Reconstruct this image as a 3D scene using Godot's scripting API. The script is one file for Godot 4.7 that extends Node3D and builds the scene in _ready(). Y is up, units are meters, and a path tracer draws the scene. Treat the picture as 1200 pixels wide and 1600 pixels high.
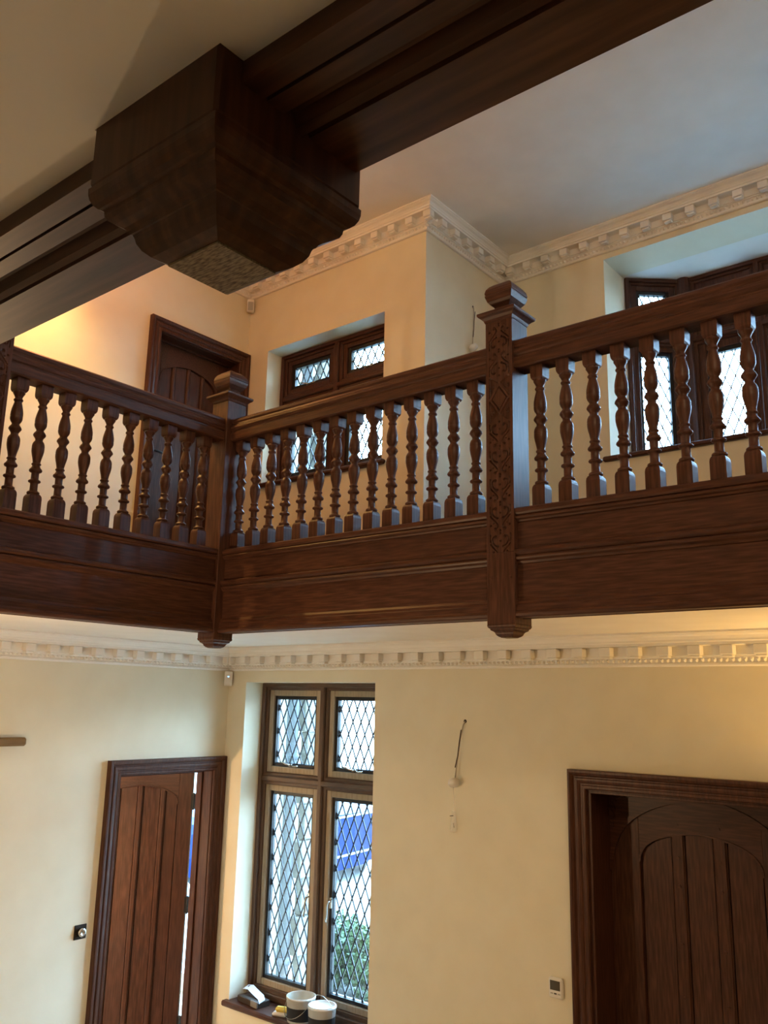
extends Node3D
# Galleried oak hall. x runs along the back wall, z towards the viewer, y = 0 at eye level (the viewer stands on the stairs).

const FLOOR_Y := -2.55
const CEIL_LOW := 0.39
const FLOOR_UP := 0.76
const CEIL_UP := 3.47
const GROUND_Y := -2.65

var M := {}
var used := {}

func _ready() -> void:
	camera_and_light()
	materials()
	shell()
	cornices()
	galleries()
	newels()
	windows()
	doors()
	small_things()
	lamps()
	outdoors()

# ------------------------------------------------------------------ camera, sky, light
func camera_and_light() -> void:
	var cam := Camera3D.new()
	cam.name = "camera"
	cam.position = Vector3(5.135, 0.0, 4.458)
	cam.rotation_degrees = Vector3(12.597, 39.228, 1.234)
	cam.fov = 61.615
	cam.near = 0.02
	cam.far = 200.0
	add_child(cam)
	cam.current = true
	var env := Environment.new()
	env.background_mode = Environment.BG_SKY
	var sky := Sky.new()
	var sm := ProceduralSkyMaterial.new()
	sm.sky_top_color = Color(0.63, 0.83, 1.0)
	sm.sky_horizon_color = Color(0.77, 0.91, 1.0)
	sm.ground_bottom_color = Color(0.55, 0.55, 0.52)
	sm.ground_horizon_color = Color(0.80, 0.82, 0.82)
	sm.sky_energy_multiplier = 5.0
	sm.ground_energy_multiplier = 3.0
	sky.sky_material = sm
	env.sky = sky
	env.ambient_light_source = Environment.AMBIENT_SOURCE_DISABLED
	env.tonemap_mode = Environment.TONE_MAPPER_LINEAR
	env.tonemap_exposure = 1.06
	env.sdfgi_enabled = true
	env.ssao_enabled = true
	env.ssil_enabled = true
	var we := WorldEnvironment.new()
	we.name = "environment"
	we.environment = env
	add_child(we)

# ------------------------------------------------------------------ materials
func noise_tex(freq: float, octaves: int, seed_: int, ramp: Array, size := 512) -> NoiseTexture2D:
	var n := FastNoiseLite.new()
	n.noise_type = FastNoiseLite.TYPE_SIMPLEX_SMOOTH
	n.frequency = freq
	n.fractal_octaves = octaves
	n.seed = seed_
	var t := NoiseTexture2D.new()
	t.width = size
	t.height = size
	t.seamless = true
	t.noise = n
	var g := Gradient.new()
	var offs := PackedFloat32Array()
	var cols := PackedColorArray()
	for r in ramp:
		offs.append(r[0])
		cols.append(r[1])
	g.offsets = offs
	g.colors = cols
	t.color_ramp = g
	return t

func flat(col: Color, rough := 0.8, metal := 0.0) -> StandardMaterial3D:
	var m := StandardMaterial3D.new()
	m.albedo_color = col
	m.roughness = rough
	m.metallic = metal
	return m

func grained(tex: Texture2D, scale: Vector3, rough: float, tint := Color.WHITE) -> StandardMaterial3D:
	var m := StandardMaterial3D.new()
	m.albedo_color = tint
	m.albedo_texture = tex
	m.uv1_triplanar = true
	m.uv1_world_triplanar = true
	m.uv1_triplanar_sharpness = 4.0
	m.uv1_scale = scale
	m.roughness = rough
	return m

func materials() -> void:
	var oak := noise_tex(0.018, 5, 11, [[0.0, Color(0.215, 0.128, 0.096)], [0.4, Color(0.272, 0.168, 0.126)], [0.6, Color(0.302, 0.190, 0.142)], [1.0, Color(0.370, 0.240, 0.180)]])
	var pale := noise_tex(0.018, 4, 5, [[0.0, Color(0.54, 0.49, 0.41)], [0.5, Color(0.60, 0.55, 0.47)], [1.0, Color(0.66, 0.61, 0.53)]])
	var fr := noise_tex(0.02, 4, 8, [[0.0, Color(0.27, 0.20, 0.15)], [0.5, Color(0.32, 0.245, 0.185)], [1.0, Color(0.38, 0.30, 0.23)]])
	var across := 7.0
	var along := 0.55
	M.oak_x = grained(oak, Vector3(along, across, across), 0.40)
	M.oak_y = grained(oak, Vector3(across, along, across), 0.40)
	M.oak_z = grained(oak, Vector3(across, across, along), 0.40)
	for k in ["oak_x", "oak_y", "oak_z"]:
		M[k].clearcoat_enabled = true
		M[k].clearcoat = 0.05
		M[k].metallic_specular = 0.32
		M[k].clearcoat_roughness = 0.28
	M.frame_x = grained(fr, Vector3(along, across, across), 0.5)
	M.frame_y = grained(fr, Vector3(across, along, across), 0.5)
	M.pale_x = grained(pale, Vector3(along, across, across), 0.75)
	M.pale_y = grained(pale, Vector3(across, along, across), 0.75)
	M.endgrain = grained(noise_tex(0.05, 4, 3, [[0.0, Color(0.14, 0.11, 0.085)], [0.35, Color(0.40, 0.35, 0.28)], [0.6, Color(0.50, 0.45, 0.36)], [1.0, Color(0.60, 0.55, 0.46)]]), Vector3(4, 5, 18), 0.85)
	M.wall = grained(noise_tex(0.01, 3, 21, [[0.0, Color(0.870, 0.838, 0.738)], [1.0, Color(0.893, 0.865, 0.770)]]), Vector3(0.7, 0.7, 0.7), 0.78)
	M.plaster = grained(noise_tex(0.01, 3, 22, [[0.0, Color(0.905, 0.895, 0.868)], [1.0, Color(0.930, 0.920, 0.895)]]), Vector3(0.7, 0.7, 0.7), 0.85)
	M.floor = grained(oak, Vector3(1.2, 3, 3), 0.5, Color(1.9, 1.8, 1.6))
	M.floor.albedo_color = Color(1, 1, 1)
	M.screed = grained(noise_tex(0.02, 4, 31, [[0.0, Color(0.74, 0.68, 0.58)], [1.0, Color(0.84, 0.78, 0.68)]]), Vector3(0.6, 0.6, 0.6), 0.7)
	M.steel = flat(Color(0.055, 0.065, 0.075), 0.45)
	M.lead = flat(Color(0.10, 0.11, 0.12), 0.5, 0.3)
	M.chrome = flat(Color(0.78, 0.78, 0.76), 0.25, 1.0)
	M.iron = flat(Color(0.05, 0.045, 0.04), 0.5)
	M.white_plastic = flat(Color(0.88, 0.87, 0.84), 0.35)
	M.grey_plastic = flat(Color(0.66, 0.66, 0.64), 0.4)
	M.lcd = flat(Color(0.28, 0.27, 0.22), 0.3)
	M.bronze = flat(Color(0.13, 0.10, 0.07), 0.4, 0.4)
	M.cable = flat(Color(0.72, 0.68, 0.60), 0.5)
	M.cable_brown = flat(Color(0.22, 0.15, 0.09), 0.5)
	M.hole = flat(Color(0.08, 0.06, 0.05), 0.9)
	M.led = flat(Color(0.55, 0.7, 1.0), 0.3)
	M.led.emission_enabled = true
	M.led.emission = Color(0.5, 0.75, 1.0)
	M.led.emission_energy_multiplier = 3.0
	var g := StandardMaterial3D.new()
	g.albedo_color = Color(0.93, 0.98, 0.97, 0.02)
	g.transparency = BaseMaterial3D.TRANSPARENCY_ALPHA
	g.roughness = 0.02
	g.metallic_specular = 0.5
	M.glass = g
	var clear := StandardMaterial3D.new()
	clear.albedo_color = Color(0.97, 0.96, 0.92, 0.22)
	clear.transparency = BaseMaterial3D.TRANSPARENCY_ALPHA
	clear.roughness = 0.1
	M.clear_plastic = clear
	M.tub_white = flat(Color(0.88, 0.88, 0.85), 0.4)
	M.tub_inside = flat(Color(0.80, 0.79, 0.74), 0.6)
	M.tub_label = flat(Color(0.07, 0.065, 0.06), 0.5)
	M.ink_white = flat(Color(0.80, 0.79, 0.75), 0.6)
	M.sponge = flat(Color(0.86, 0.74, 0.32), 0.9)
	M.paper = flat(Color(0.82, 0.87, 0.93), 0.6)
	M.filler = flat(Color(0.88, 0.88, 0.86), 0.7)
	M.dark_tool = grained(noise_tex(0.05, 3, 9, [[0.0, Color(0.12, 0.09, 0.07)], [1.0, Color(0.30, 0.24, 0.18)]]), Vector3(6, 6, 6), 0.8)
	M.grey_tool = flat(Color(0.48, 0.46, 0.43), 0.7)
	M.khaki = grained(pale, Vector3(6, 6, 0.6), 0.7, Color(0.78, 0.68, 0.48))
	M.bulb = flat(Color(1.0, 0.9, 0.7), 0.4)
	M.bulb.emission_enabled = true
	M.bulb.emission = Color(1.0, 0.66, 0.30)
	M.bulb.emission_energy_multiplier = 4.0
	M.brass = flat(Color(0.62, 0.47, 0.22), 0.35, 1.0)
	M.stone = grained(noise_tex(0.03, 4, 41, [[0.0, Color(0.34, 0.345, 0.33)], [1.0, Color(0.43, 0.43, 0.41)]]), Vector3(1, 1, 1), 0.9)
	M.render_white = flat(Color(0.86, 0.85, 0.81), 0.9)
	M.slate = flat(Color(0.22, 0.25, 0.28), 0.7)
	M.gravel = grained(noise_tex(0.06, 4, 42, [[0.0, Color(0.50, 0.49, 0.46)], [1.0, Color(0.62, 0.61, 0.58)]]), Vector3(1.5, 1.5, 1.5), 0.95)
	M.car_blue = flat(Color(0.06, 0.115, 0.27), 0.5)
	M.car_blue.metallic_specular = 0.15
	M.car_white = flat(Color(0.86, 0.87, 0.88), 0.25)
	M.car_glass = flat(Color(0.16, 0.22, 0.32), 0.08)
	M.tyre = flat(Color(0.05, 0.05, 0.055), 0.8)
	M.alloy = flat(Color(0.70, 0.71, 0.73), 0.35, 0.7)
	M.trim_bright = flat(Color(0.82, 0.84, 0.88), 0.2, 0.9)
	M.leaf = flat(Color(0.17, 0.26, 0.11), 0.6)
	M.leaf.backlight_enabled = true
	M.leaf.backlight = Color(0.06, 0.10, 0.03)

# ------------------------------------------------------------------ helpers: nodes
func numbered(called: String) -> String:
	if not used.has(called):
		used[called] = 0
		return called
	used[called] += 1
	return "%s_%03d" % [called, used[called]]

func tag(o: Node, label: String, category: String, group := "", kind := "") -> void:
	o.set_meta("label", label)
	o.set_meta("category", category)
	if group != "":
		o.set_meta("group", group)
	if kind != "":
		o.set_meta("kind", kind)

func thing(called: String, label: String, category: String, at := Vector3.ZERO, group := "", kind := "") -> Node3D:
	var o := Node3D.new()
	o.name = numbered(called)
	add_child(o, true)
	o.position = at
	tag(o, label, category, group, kind)
	return o

func ms() -> SurfaceTool:
	var st := SurfaceTool.new()
	st.begin(Mesh.PRIMITIVE_TRIANGLES)
	st.set_smooth_group(-1)
	return st

func obj(called: String, st: SurfaceTool, mat: Material, parent: Node = null, at := Vector3.ZERO) -> MeshInstance3D:
	st.generate_normals()
	return put(called, st.commit(), mat, parent, at)

func put(called: String, mesh: Mesh, mat: Material, parent: Node = null, at := Vector3.ZERO) -> MeshInstance3D:
	var o := MeshInstance3D.new()
	o.mesh = mesh
	o.material_override = mat
	o.cast_shadow = GeometryInstance3D.SHADOW_CASTING_SETTING_ON
	if parent == null:
		o.name = numbered(called)
		add_child(o, true)
	else:
		o.name = called
		parent.add_child(o, true)
	o.position = at
	return o

# ------------------------------------------------------------------ helpers: shapes
func tri(st: SurfaceTool, a: Vector3, b: Vector3, c: Vector3) -> void:
	st.add_vertex(a)
	st.add_vertex(b)
	st.add_vertex(c)

func quad(st: SurfaceTool, a: Vector3, b: Vector3, c: Vector3, d: Vector3) -> void:
	tri(st, a, b, c)
	tri(st, a, c, d)

# a quad whose front looks along n
func face(st: SurfaceTool, a: Vector3, b: Vector3, c: Vector3, d: Vector3, n: Vector3) -> void:
	if (b - a).cross(c - a).dot(n) > 0.0:
		quad(st, a, d, c, b)
	else:
		quad(st, a, b, c, d)

func bx(st: SurfaceTool, lo: Vector3, hi: Vector3, xf := Transform3D.IDENTITY, ch := 0.0) -> void:
	var a := Vector3(min(lo.x, hi.x), min(lo.y, hi.y), min(lo.z, hi.z))
	var b := Vector3(max(lo.x, hi.x), max(lo.y, hi.y), max(lo.z, hi.z))
	var c: float = min(ch, 0.45 * min(b.x - a.x, min(b.y - a.y, b.z - a.z)))
	var mid := (a + b) * 0.5
	var h := (b - a) * 0.5
	# faces
	for ax in 3:
		var u := (ax + 1) % 3
		var v := (ax + 2) % 3
		for s in [-1.0, 1.0]:
			var p := []
			for q in [[-1, -1], [1, -1], [1, 1], [-1, 1]]:
				var w := Vector3.ZERO
				w[ax] = s * h[ax]
				w[u] = q[0] * (h[u] - c)
				w[v] = q[1] * (h[v] - c)
				p.append(xf * (mid + w))
			var n := Vector3.ZERO
			n[ax] = s
			face(st, p[0], p[1], p[2], p[3], xf.basis * n)
	if c <= 0.0:
		return
	for ax in 3:
		var u := (ax + 1) % 3
		var v := (ax + 2) % 3
		for s in [-1.0, 1.0]:
			for t in [-1.0, 1.0]:
				var p := []
				for q in [[0, -1], [0, 1], [1, 1], [1, -1]]:
					var w := Vector3.ZERO
					w[ax] = q[1] * (h[ax] - c)
					w[u] = s * (h[u] - (c if q[0] == 1 else 0.0))
					w[v] = t * (h[v] - (0.0 if q[0] == 1 else c))
					p.append(xf * (mid + w))
				var n := Vector3.ZERO
				n[u] = s
				n[v] = t
				face(st, p[0], p[1], p[2], p[3], xf.basis * n)
	for sx in [-1.0, 1.0]:
		for sy in [-1.0, 1.0]:
			for sz in [-1.0, 1.0]:
				var s := Vector3(sx, sy, sz)
				var p0 := xf * (mid + s * (h - Vector3(0, c, c)))
				var p1 := xf * (mid + s * (h - Vector3(c, 0, c)))
				var p2 := xf * (mid + s * (h - Vector3(c, c, 0)))
				if (p1 - p0).cross(p2 - p0).dot(xf.basis * s) > 0.0:
					tri(st, p0, p2, p1)
				else:
					tri(st, p0, p1, p2)

# closed profile of (out, up) swept along a plan line of (x, z); out is to the right of the direction of travel
func mould(st: SurfaceTool, profile: Array, plan: Array, xf := Transform3D.IDENTITY, caps := true, closed := false) -> void:
	var n := plan.size()
	var rings := []
	for i in n:
		var p: Vector2 = plan[i]
		var din := Vector2.ZERO
		var dout := Vector2.ZERO
		if i > 0 or closed:
			din = (p - plan[(i - 1 + n) % n]).normalized()
		if i < n - 1 or closed:
			dout = (plan[(i + 1) % n] - p).normalized()
		if din == Vector2.ZERO:
			din = dout
		if dout == Vector2.ZERO:
			dout = din
		var n0 := Vector2(-din.y, din.x)
		var n1 := Vector2(-dout.y, dout.x)
		var mit := (n0 + n1).normalized()
		mit /= max(0.2, mit.dot(n0))
		var ring := []
		for q in profile:
			var o: Vector2 = p + mit * q.x
			ring.append(xf * Vector3(o.x, q.y, o.y))
		rings.append(ring)
	var m := profile.size()
	var area := 0.0
	for j in m:
		var a: Vector2 = profile[j]
		var b: Vector2 = profile[(j + 1) % m]
		area += a.x * b.y - b.x * a.y
	for i in (n if closed else n - 1):
		var r0: Array = rings[i]
		var r1: Array = rings[(i + 1) % n]
		for j in m:
			var k := (j + 1) % m
			if area > 0.0:
				quad(st, r0[j], r0[k], r1[k], r1[j])
			else:
				quad(st, r0[j], r1[j], r1[k], r0[k])
	if caps and not closed:
		var pts := PackedVector2Array()
		for q in profile:
			pts.append(q)
		var ids := Geometry2D.triangulate_polygon(pts)
		for e in [0, n - 1]:
			for t in range(0, ids.size(), 3):
				tri(st, rings[e][ids[t]], rings[e][ids[t + 1]], rings[e][ids[t + 2]])

# extruded polygon: polygon in local (x, y), from z0 to z1
func prism(st: SurfaceTool, poly: PackedVector2Array, z0: float, z1: float, xf := Transform3D.IDENTITY) -> void:
	var ids := Geometry2D.triangulate_polygon(poly)
	var cw := Geometry2D.is_polygon_clockwise(poly)
	for t in range(0, ids.size(), 3):
		var a := poly[ids[t]]
		var b := poly[ids[t + 1]]
		var c := poly[ids[t + 2]]
		if (b - a).cross(c - a) > 0.0:
			var s := b
			b = c
			c = s
		tri(st, xf * Vector3(a.x, a.y, z1), xf * Vector3(b.x, b.y, z1), xf * Vector3(c.x, c.y, z1))
		tri(st, xf * Vector3(a.x, a.y, z0), xf * Vector3(c.x, c.y, z0), xf * Vector3(b.x, b.y, z0))
	for i in poly.size():
		var a := poly[i]
		var b := poly[(i + 1) % poly.size()]
		var p := xf * Vector3(a.x, a.y, z0)
		var q := xf * Vector3(b.x, b.y, z0)
		var r := xf * Vector3(b.x, b.y, z1)
		var s := xf * Vector3(a.x, a.y, z1)
		if cw:
			quad(st, p, q, r, s)
		else:
			quad(st, p, s, r, q)

func lathe(st: SurfaceTool, prof: Array, at: Vector3, seg := 20, smooth := true, xf := Transform3D.IDENTITY) -> void:
	if smooth:
		st.set_smooth_group(1)
	for i in prof.size() - 1:
		var a: Vector2 = prof[i]
		var b: Vector2 = prof[i + 1]
		for k in seg:
			var t0 := TAU * k / seg
			var t1 := TAU * (k + 1) / seg
			var p := xf * (at + Vector3(cos(t0) * a.x, a.y, sin(t0) * a.x))
			var q := xf * (at + Vector3(cos(t1) * a.x, a.y, sin(t1) * a.x))
			var r := xf * (at + Vector3(cos(t1) * b.x, b.y, sin(t1) * b.x))
			var s := xf * (at + Vector3(cos(t0) * b.x, b.y, sin(t0) * b.x))
			if a.x < 0.00001:
				tri(st, p, s, r)
			elif b.x < 0.00001:
				tri(st, p, s, q)
			else:
				quad(st, p, s, r, q)
	st.set_smooth_group(-1)

# square stack: profile of (half width, y) about a centre, flat faces
func square_stack(st: SurfaceTool, prof: Array, at: Vector3, cap_top := true, cap_bottom := true) -> void:
	var cs := [Vector3(-1, 0, -1), Vector3(1, 0, -1), Vector3(1, 0, 1), Vector3(-1, 0, 1)]
	for i in prof.size() - 1:
		var a: Vector2 = prof[i]
		var b: Vector2 = prof[i + 1]
		for k in 4:
			var c0: Vector3 = cs[k]
			var c1: Vector3 = cs[(k + 1) % 4]
			var out := (c0 + c1) + Vector3(0, (a.x - b.x) * 3.0, 0)
			face(st, at + c0 * a.x + Vector3(0, a.y, 0), at + c1 * a.x + Vector3(0, a.y, 0), at + c1 * b.x + Vector3(0, b.y, 0), at + c0 * b.x + Vector3(0, b.y, 0), out)
	var f: Vector2 = prof[0]
	var l: Vector2 = prof[prof.size() - 1]
	if cap_bottom:
		face(st, at + cs[0] * f.x + Vector3(0, f.y, 0), at + cs[1] * f.x + Vector3(0, f.y, 0), at + cs[2] * f.x + Vector3(0, f.y, 0), at + cs[3] * f.x + Vector3(0, f.y, 0), Vector3(0, -1 if f.y < l.y else 1, 0))
	if cap_top:
		face(st, at + cs[0] * l.x + Vector3(0, l.y, 0), at + cs[1] * l.x + Vector3(0, l.y, 0), at + cs[2] * l.x + Vector3(0, l.y, 0), at + cs[3] * l.x + Vector3(0, l.y, 0), Vector3(0, 1 if f.y < l.y else -1, 0))

func tube(st: SurfaceTool, pts: Array, r: float, seg := 8) -> void:
	st.set_smooth_group(1)
	var rings := []
	for i in pts.size():
		var d: Vector3 = (pts[min(i + 1, pts.size() - 1)] - pts[max(i - 1, 0)]).normalized()
		var u := d.cross(Vector3(0.31, 0.2, 0.93)).normalized()
		var v := d.cross(u)
		var ring := []
		for k in seg:
			var t := TAU * k / seg
			ring.append(pts[i] + (u * cos(t) + v * sin(t)) * r)
		rings.append(ring)
	for i in pts.size() - 1:
		for k in seg:
			var l := (k + 1) % seg
			quad(st, rings[i][k], rings[i][l], rings[i + 1][l], rings[i + 1][k])
	for k in range(1, seg - 1):
		tri(st, rings[0][0], rings[0][k + 1], rings[0][k])
		var e: Array = rings[rings.size() - 1]
		tri(st, e[0], e[k], e[k + 1])
	st.set_smooth_group(-1)

# flat strap of constant width along a line in local (x, y), from z0 to z1
func strap(st: SurfaceTool, line: Array, width: float, z0: float, z1: float, xf: Transform3D) -> void:
	var l := []
	var r := []
	for i in line.size():
		var d: Vector2 = (line[min(i + 1, line.size() - 1)] - line[max(i - 1, 0)]).normalized()
		var n := Vector2(-d.y, d.x) * width * 0.5
		l.append(line[i] + n)
		r.append(line[i] - n)
	for i in line.size() - 1:
		face(st, xf * v3(l[i], z1), xf * v3(r[i], z1), xf * v3(r[i + 1], z1), xf * v3(l[i + 1], z1), xf.basis * Vector3(0, 0, 1))
		quad(st, xf * v3(l[i], z0), xf * v3(l[i], z1), xf * v3(l[i + 1], z1), xf * v3(l[i + 1], z0))
		quad(st, xf * v3(r[i], z1), xf * v3(r[i], z0), xf * v3(r[i + 1], z0), xf * v3(r[i + 1], z1))

func v3(p: Vector2, z: float) -> Vector3:
	return Vector3(p.x, p.y, z)

# wall slab with rectangular holes; u, v in the wall plane, w through it
func holed(st: SurfaceTool, r: Rect2, holes: Array, w0: float, w1: float, xf: Transform3D) -> void:
	var us := [r.position.x, r.end.x]
	var vs := [r.position.y, r.end.y]
	for h in holes:
		us.append_array([h.position.x, h.end.x])
		vs.append_array([h.position.y, h.end.y])
	us.sort()
	vs.sort()
	for i in us.size() - 1:
		for j in vs.size() - 1:
			if us[i + 1] - us[i] < 0.0005 or vs[j + 1] - vs[j] < 0.0005:
				continue
			var c := Vector2((us[i] + us[i + 1]) / 2, (vs[j] + vs[j + 1]) / 2)
			if not r.has_point(c):
				continue
			var inside := false
			for h in holes:
				if h.has_point(c):
					inside = true
			if not inside:
				bx(st, Vector3(us[i], vs[j], w0), Vector3(us[i + 1], vs[j + 1], w1), xf)

func rc(x0: float, y0: float, x1: float, y1: float) -> Rect2:
	return Rect2(x0, y0, x1 - x0, y1 - y0)

# wall plane of the left wall: u = z, v = y, w = x
func on_left() -> Transform3D:
	return Transform3D(Basis(Vector3(0, 0, 1), Vector3(0, 1, 0), Vector3(1, 0, 0)), Vector3.ZERO)

func struct(called: String, st: SurfaceTool, mat: Material, label: String, category: String) -> MeshInstance3D:
	var o := obj(called, st, mat)
	tag(o, label, category, "", "structure")
	return o

# ------------------------------------------------------------------ the shell of the house
func shell() -> void:
	var I := Transform3D.IDENTITY
	var st := ms()
	bx(st, Vector3(-3.4, FLOOR_Y - 0.1, -1.25), Vector3(8.3, FLOOR_Y, 7.3))
	struct("floor", st, M.screed, "pale screed floor of the hall below the gallery", "floor")
	# left wall, with the two doors
	st = ms()
	holed(st, rc(-0.4, FLOOR_Y, 7.3, CEIL_UP + 0.13), [rc(0.105, FLOOR_Y, 0.905, -0.50), rc(0.105, FLOOR_UP, 0.875, 2.705)], -0.17, 0.0, on_left())
	struct("wall_left", st, M.wall, "cream painted wall holding the two side doors", "wall")
	# back wall, lower storey
	st = ms()
	holed(st, rc(0.0, FLOOR_Y, 8.3, CEIL_LOW), [rc(0.197, -2.06, 1.453, 0.137), rc(2.95, FLOOR_Y, 3.93, -0.415)], -0.40, 0.0, I)
	struct("wall_back", st, M.wall, "cream painted lower wall with the tall leaded window and arched door", "wall")
	# upper storey
	st = ms()
	holed(st, rc(0.0, CEIL_LOW, 1.83, CEIL_UP + 0.13), [rc(0.24, 1.63, 1.463, 2.785)], -0.40, 0.0, I)
	struct("wall_landing", st, M.wall, "cream painted upper wall around the wide landing window", "wall")
	st = ms()
	bx(st, Vector3(1.53, CEIL_LOW, -1.38), Vector3(1.83, CEIL_UP + 0.13, -0.40))
	struct("wall_return", st, M.wall, "cream wall stepping back between landing and bay", "wall")
	st = ms()
	holed(st, rc(1.83, CEIL_LOW, 8.3, CEIL_UP + 0.13), [rc(2.69, 1.70, 6.036, 3.255)], -1.38, -1.05, I)
	struct("wall_bay", st, M.wall, "cream painted upper wall cut through by the bay window", "wall")
	st = ms()
	bx(st, Vector3(8.0, FLOOR_Y, -1.38), Vector3(8.3, CEIL_UP + 0.13, 7.3))
	struct("wall_right", st, M.wall, "cream painted wall at the stair end of the hall", "wall")
	st = ms()
	holed(st, rc(0.0, FLOOR_Y, 8.0, CEIL_UP + 0.13), [], 7.0, 7.3, I)
	struct("wall_front", st, M.wall, "cream painted wall opposite the leaded windows", "wall")
	# ceilings
	st = ms()
	bx(st, Vector3(-0.17, CEIL_UP, -1.38), Vector3(8.3, CEIL_UP + 0.13, 7.3))
	struct("ceiling", st, M.plaster, "white plaster ceiling above the gallery", "ceiling")
	# gallery floors; their undersides are the lower ceiling
	st = ms()
	# the edges step back round each newel (x from, x to, z from, z to)
	var slabs := [[0.0, 1.202, 0.0, 1.157], [1.202, 3.1275, 0.0, 1.157], [3.1275, 3.2675, 0.0, 1.135], [3.2675, 5.69, 0.0, 1.157], [5.69, 5.83, 0.0, 1.135], [5.83, 8.0, 0.0, 1.157],
		[0.0, 1.202, 1.157, 1.298], [0.0, 1.222, 1.298, 2.625], [0.0, 1.208, 2.625, 2.765], [0.0, 1.222, 2.765, 4.159], [0.0, 4.636, 4.159, 7.0], [4.636, 4.770, 4.178, 7.0], [4.770, 8.0, 4.159, 7.0], [5.9, 8.0, 1.157, 4.159], [1.83, 8.0, -1.05, 0.0]]
	for s in slabs:
		bx(st, Vector3(s[0], CEIL_LOW, s[2]), Vector3(s[1], FLOOR_UP - 0.02, s[3]))
	struct("ceiling_lower", st, M.plaster, "white plaster soffit under the gallery", "ceiling")
	st = ms()
	for s in slabs:
		bx(st, Vector3(s[0], FLOOR_UP - 0.02, s[2]), Vector3(s[1], FLOOR_UP, s[3]))
	struct("floor_gallery", st, M.floor, "oak boarded floor of the gallery", "floor")
	# bay: soffit, apron below the window board, board
	st = ms()
	var plan := PackedVector2Array([Vector2(2.45, -1.38), Vector2(2.45, -1.45), Vector2(2.90, -1.90), Vector2(5.83, -1.90), Vector2(6.27, -1.45), Vector2(6.27, -1.38)])
	var flat_xf := Transform3D(Basis(Vector3(1, 0, 0), Vector3(0, 0, 1), Vector3(0, -1, 0)), Vector3.ZERO)
	prism(st, plan, -3.6, -3.255, flat_xf)
	bx(st, Vector3(2.60, 1.70, -1.50), Vector3(2.692, 3.26, -1.38))
	bx(st, Vector3(6.034, 1.70, -1.50), Vector3(6.13, 3.26, -1.38))
	struct("ceiling_bay", st, M.plaster, "white plaster ceiling and cheeks of the bay window", "ceiling")
	st = ms()
	prism(st, plan, -1.70, -CEIL_LOW, flat_xf)
	struct("wall_bay_apron", st, M.wall, "cream wall below the bay window", "wall")
	st = ms()
	bx(st, Vector3(2.64, 1.70, -1.09), Vector3(6.09, 1.735, -1.02), I, 0.008)
	prism(st, PackedVector2Array([Vector2(2.69, -1.05), Vector2(2.69, -1.40), Vector2(3.02, -1.72), Vector2(5.70, -1.72), Vector2(6.036, -1.40), Vector2(6.036, -1.05)]), -1.735, -1.70, flat_xf)
	struct("trim_1", st, M.oak_x, "dark oak window board along the bay window", "window sill")
	# half landing the viewer stands on, with the flight down from it
	var stairs := thing("staircase", "unseen half landing made pale to bounce light, with dark oak flight under the near gallery", "stairs")
	st = ms()
	bx(st, Vector3(4.2, -1.74, 3.75), Vector3(6.5, -1.55, 6.95), I, 0.01)
	obj("landing", st, M.pale_x, stairs)  # pale top added to bounce light up onto the near soffit
	st = ms()
	bx(st, Vector3(4.23, FLOOR_Y, 3.79), Vector3(6.47, -1.74, 3.85))
	obj("landing_panel", st, M.oak_y, stairs)
	for k in 5:
		st = ms()
		bx(st, Vector3(6.5 + k * 0.25, FLOOR_Y, 3.85), Vector3(6.76 + k * 0.25, -1.72 - k * 0.167, 5.1), I, 0.008)
		obj("step", st, M.oak_x, stairs)
	# room beyond the side doors
	st = ms()
	holed(st, rc(-3.4, FLOOR_Y, -0.32, CEIL_UP + 0.13), [rc(-2.9, -2.4, -0.62, 0.0)], -1.25, -1.0, I)
	bx(st, Vector3(-0.62, FLOOR_Y, -1.0), Vector3(-0.32, CEIL_UP + 0.13, -0.40))
	bx(st, Vector3(-3.4, FLOOR_Y, -1.0), Vector3(-3.1, CEIL_UP + 0.13, 3.6))
	bx(st, Vector3(-3.4, FLOOR_Y, 3.4), Vector3(-0.17, CEIL_UP + 0.13, 3.6))
	bx(st, Vector3(-0.32, FLOOR_Y, -0.62), Vector3(-0.17, CEIL_UP + 0.13, -0.40))
	struct("wall_side_room", st, M.render_white, "white walls of the room beyond the open door", "wall")
	st = ms()
	bx(st, Vector3(-3.1, CEIL_LOW, -1.0), Vector3(-0.62, FLOOR_UP, -0.40))
	bx(st, Vector3(-3.1, CEIL_LOW, -0.40), Vector3(-0.17, FLOOR_UP, 3.4))
	bx(st, Vector3(-3.1, CEIL_UP, -1.0), Vector3(-0.62, CEIL_UP + 0.13, -0.40))
	bx(st, Vector3(-3.1, CEIL_UP, -0.40), Vector3(-0.17, CEIL_UP + 0.13, 3.4))
	struct("ceiling_side_room", st, M.plaster, "white ceiling of the room beyond the open door", "ceiling")

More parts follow.
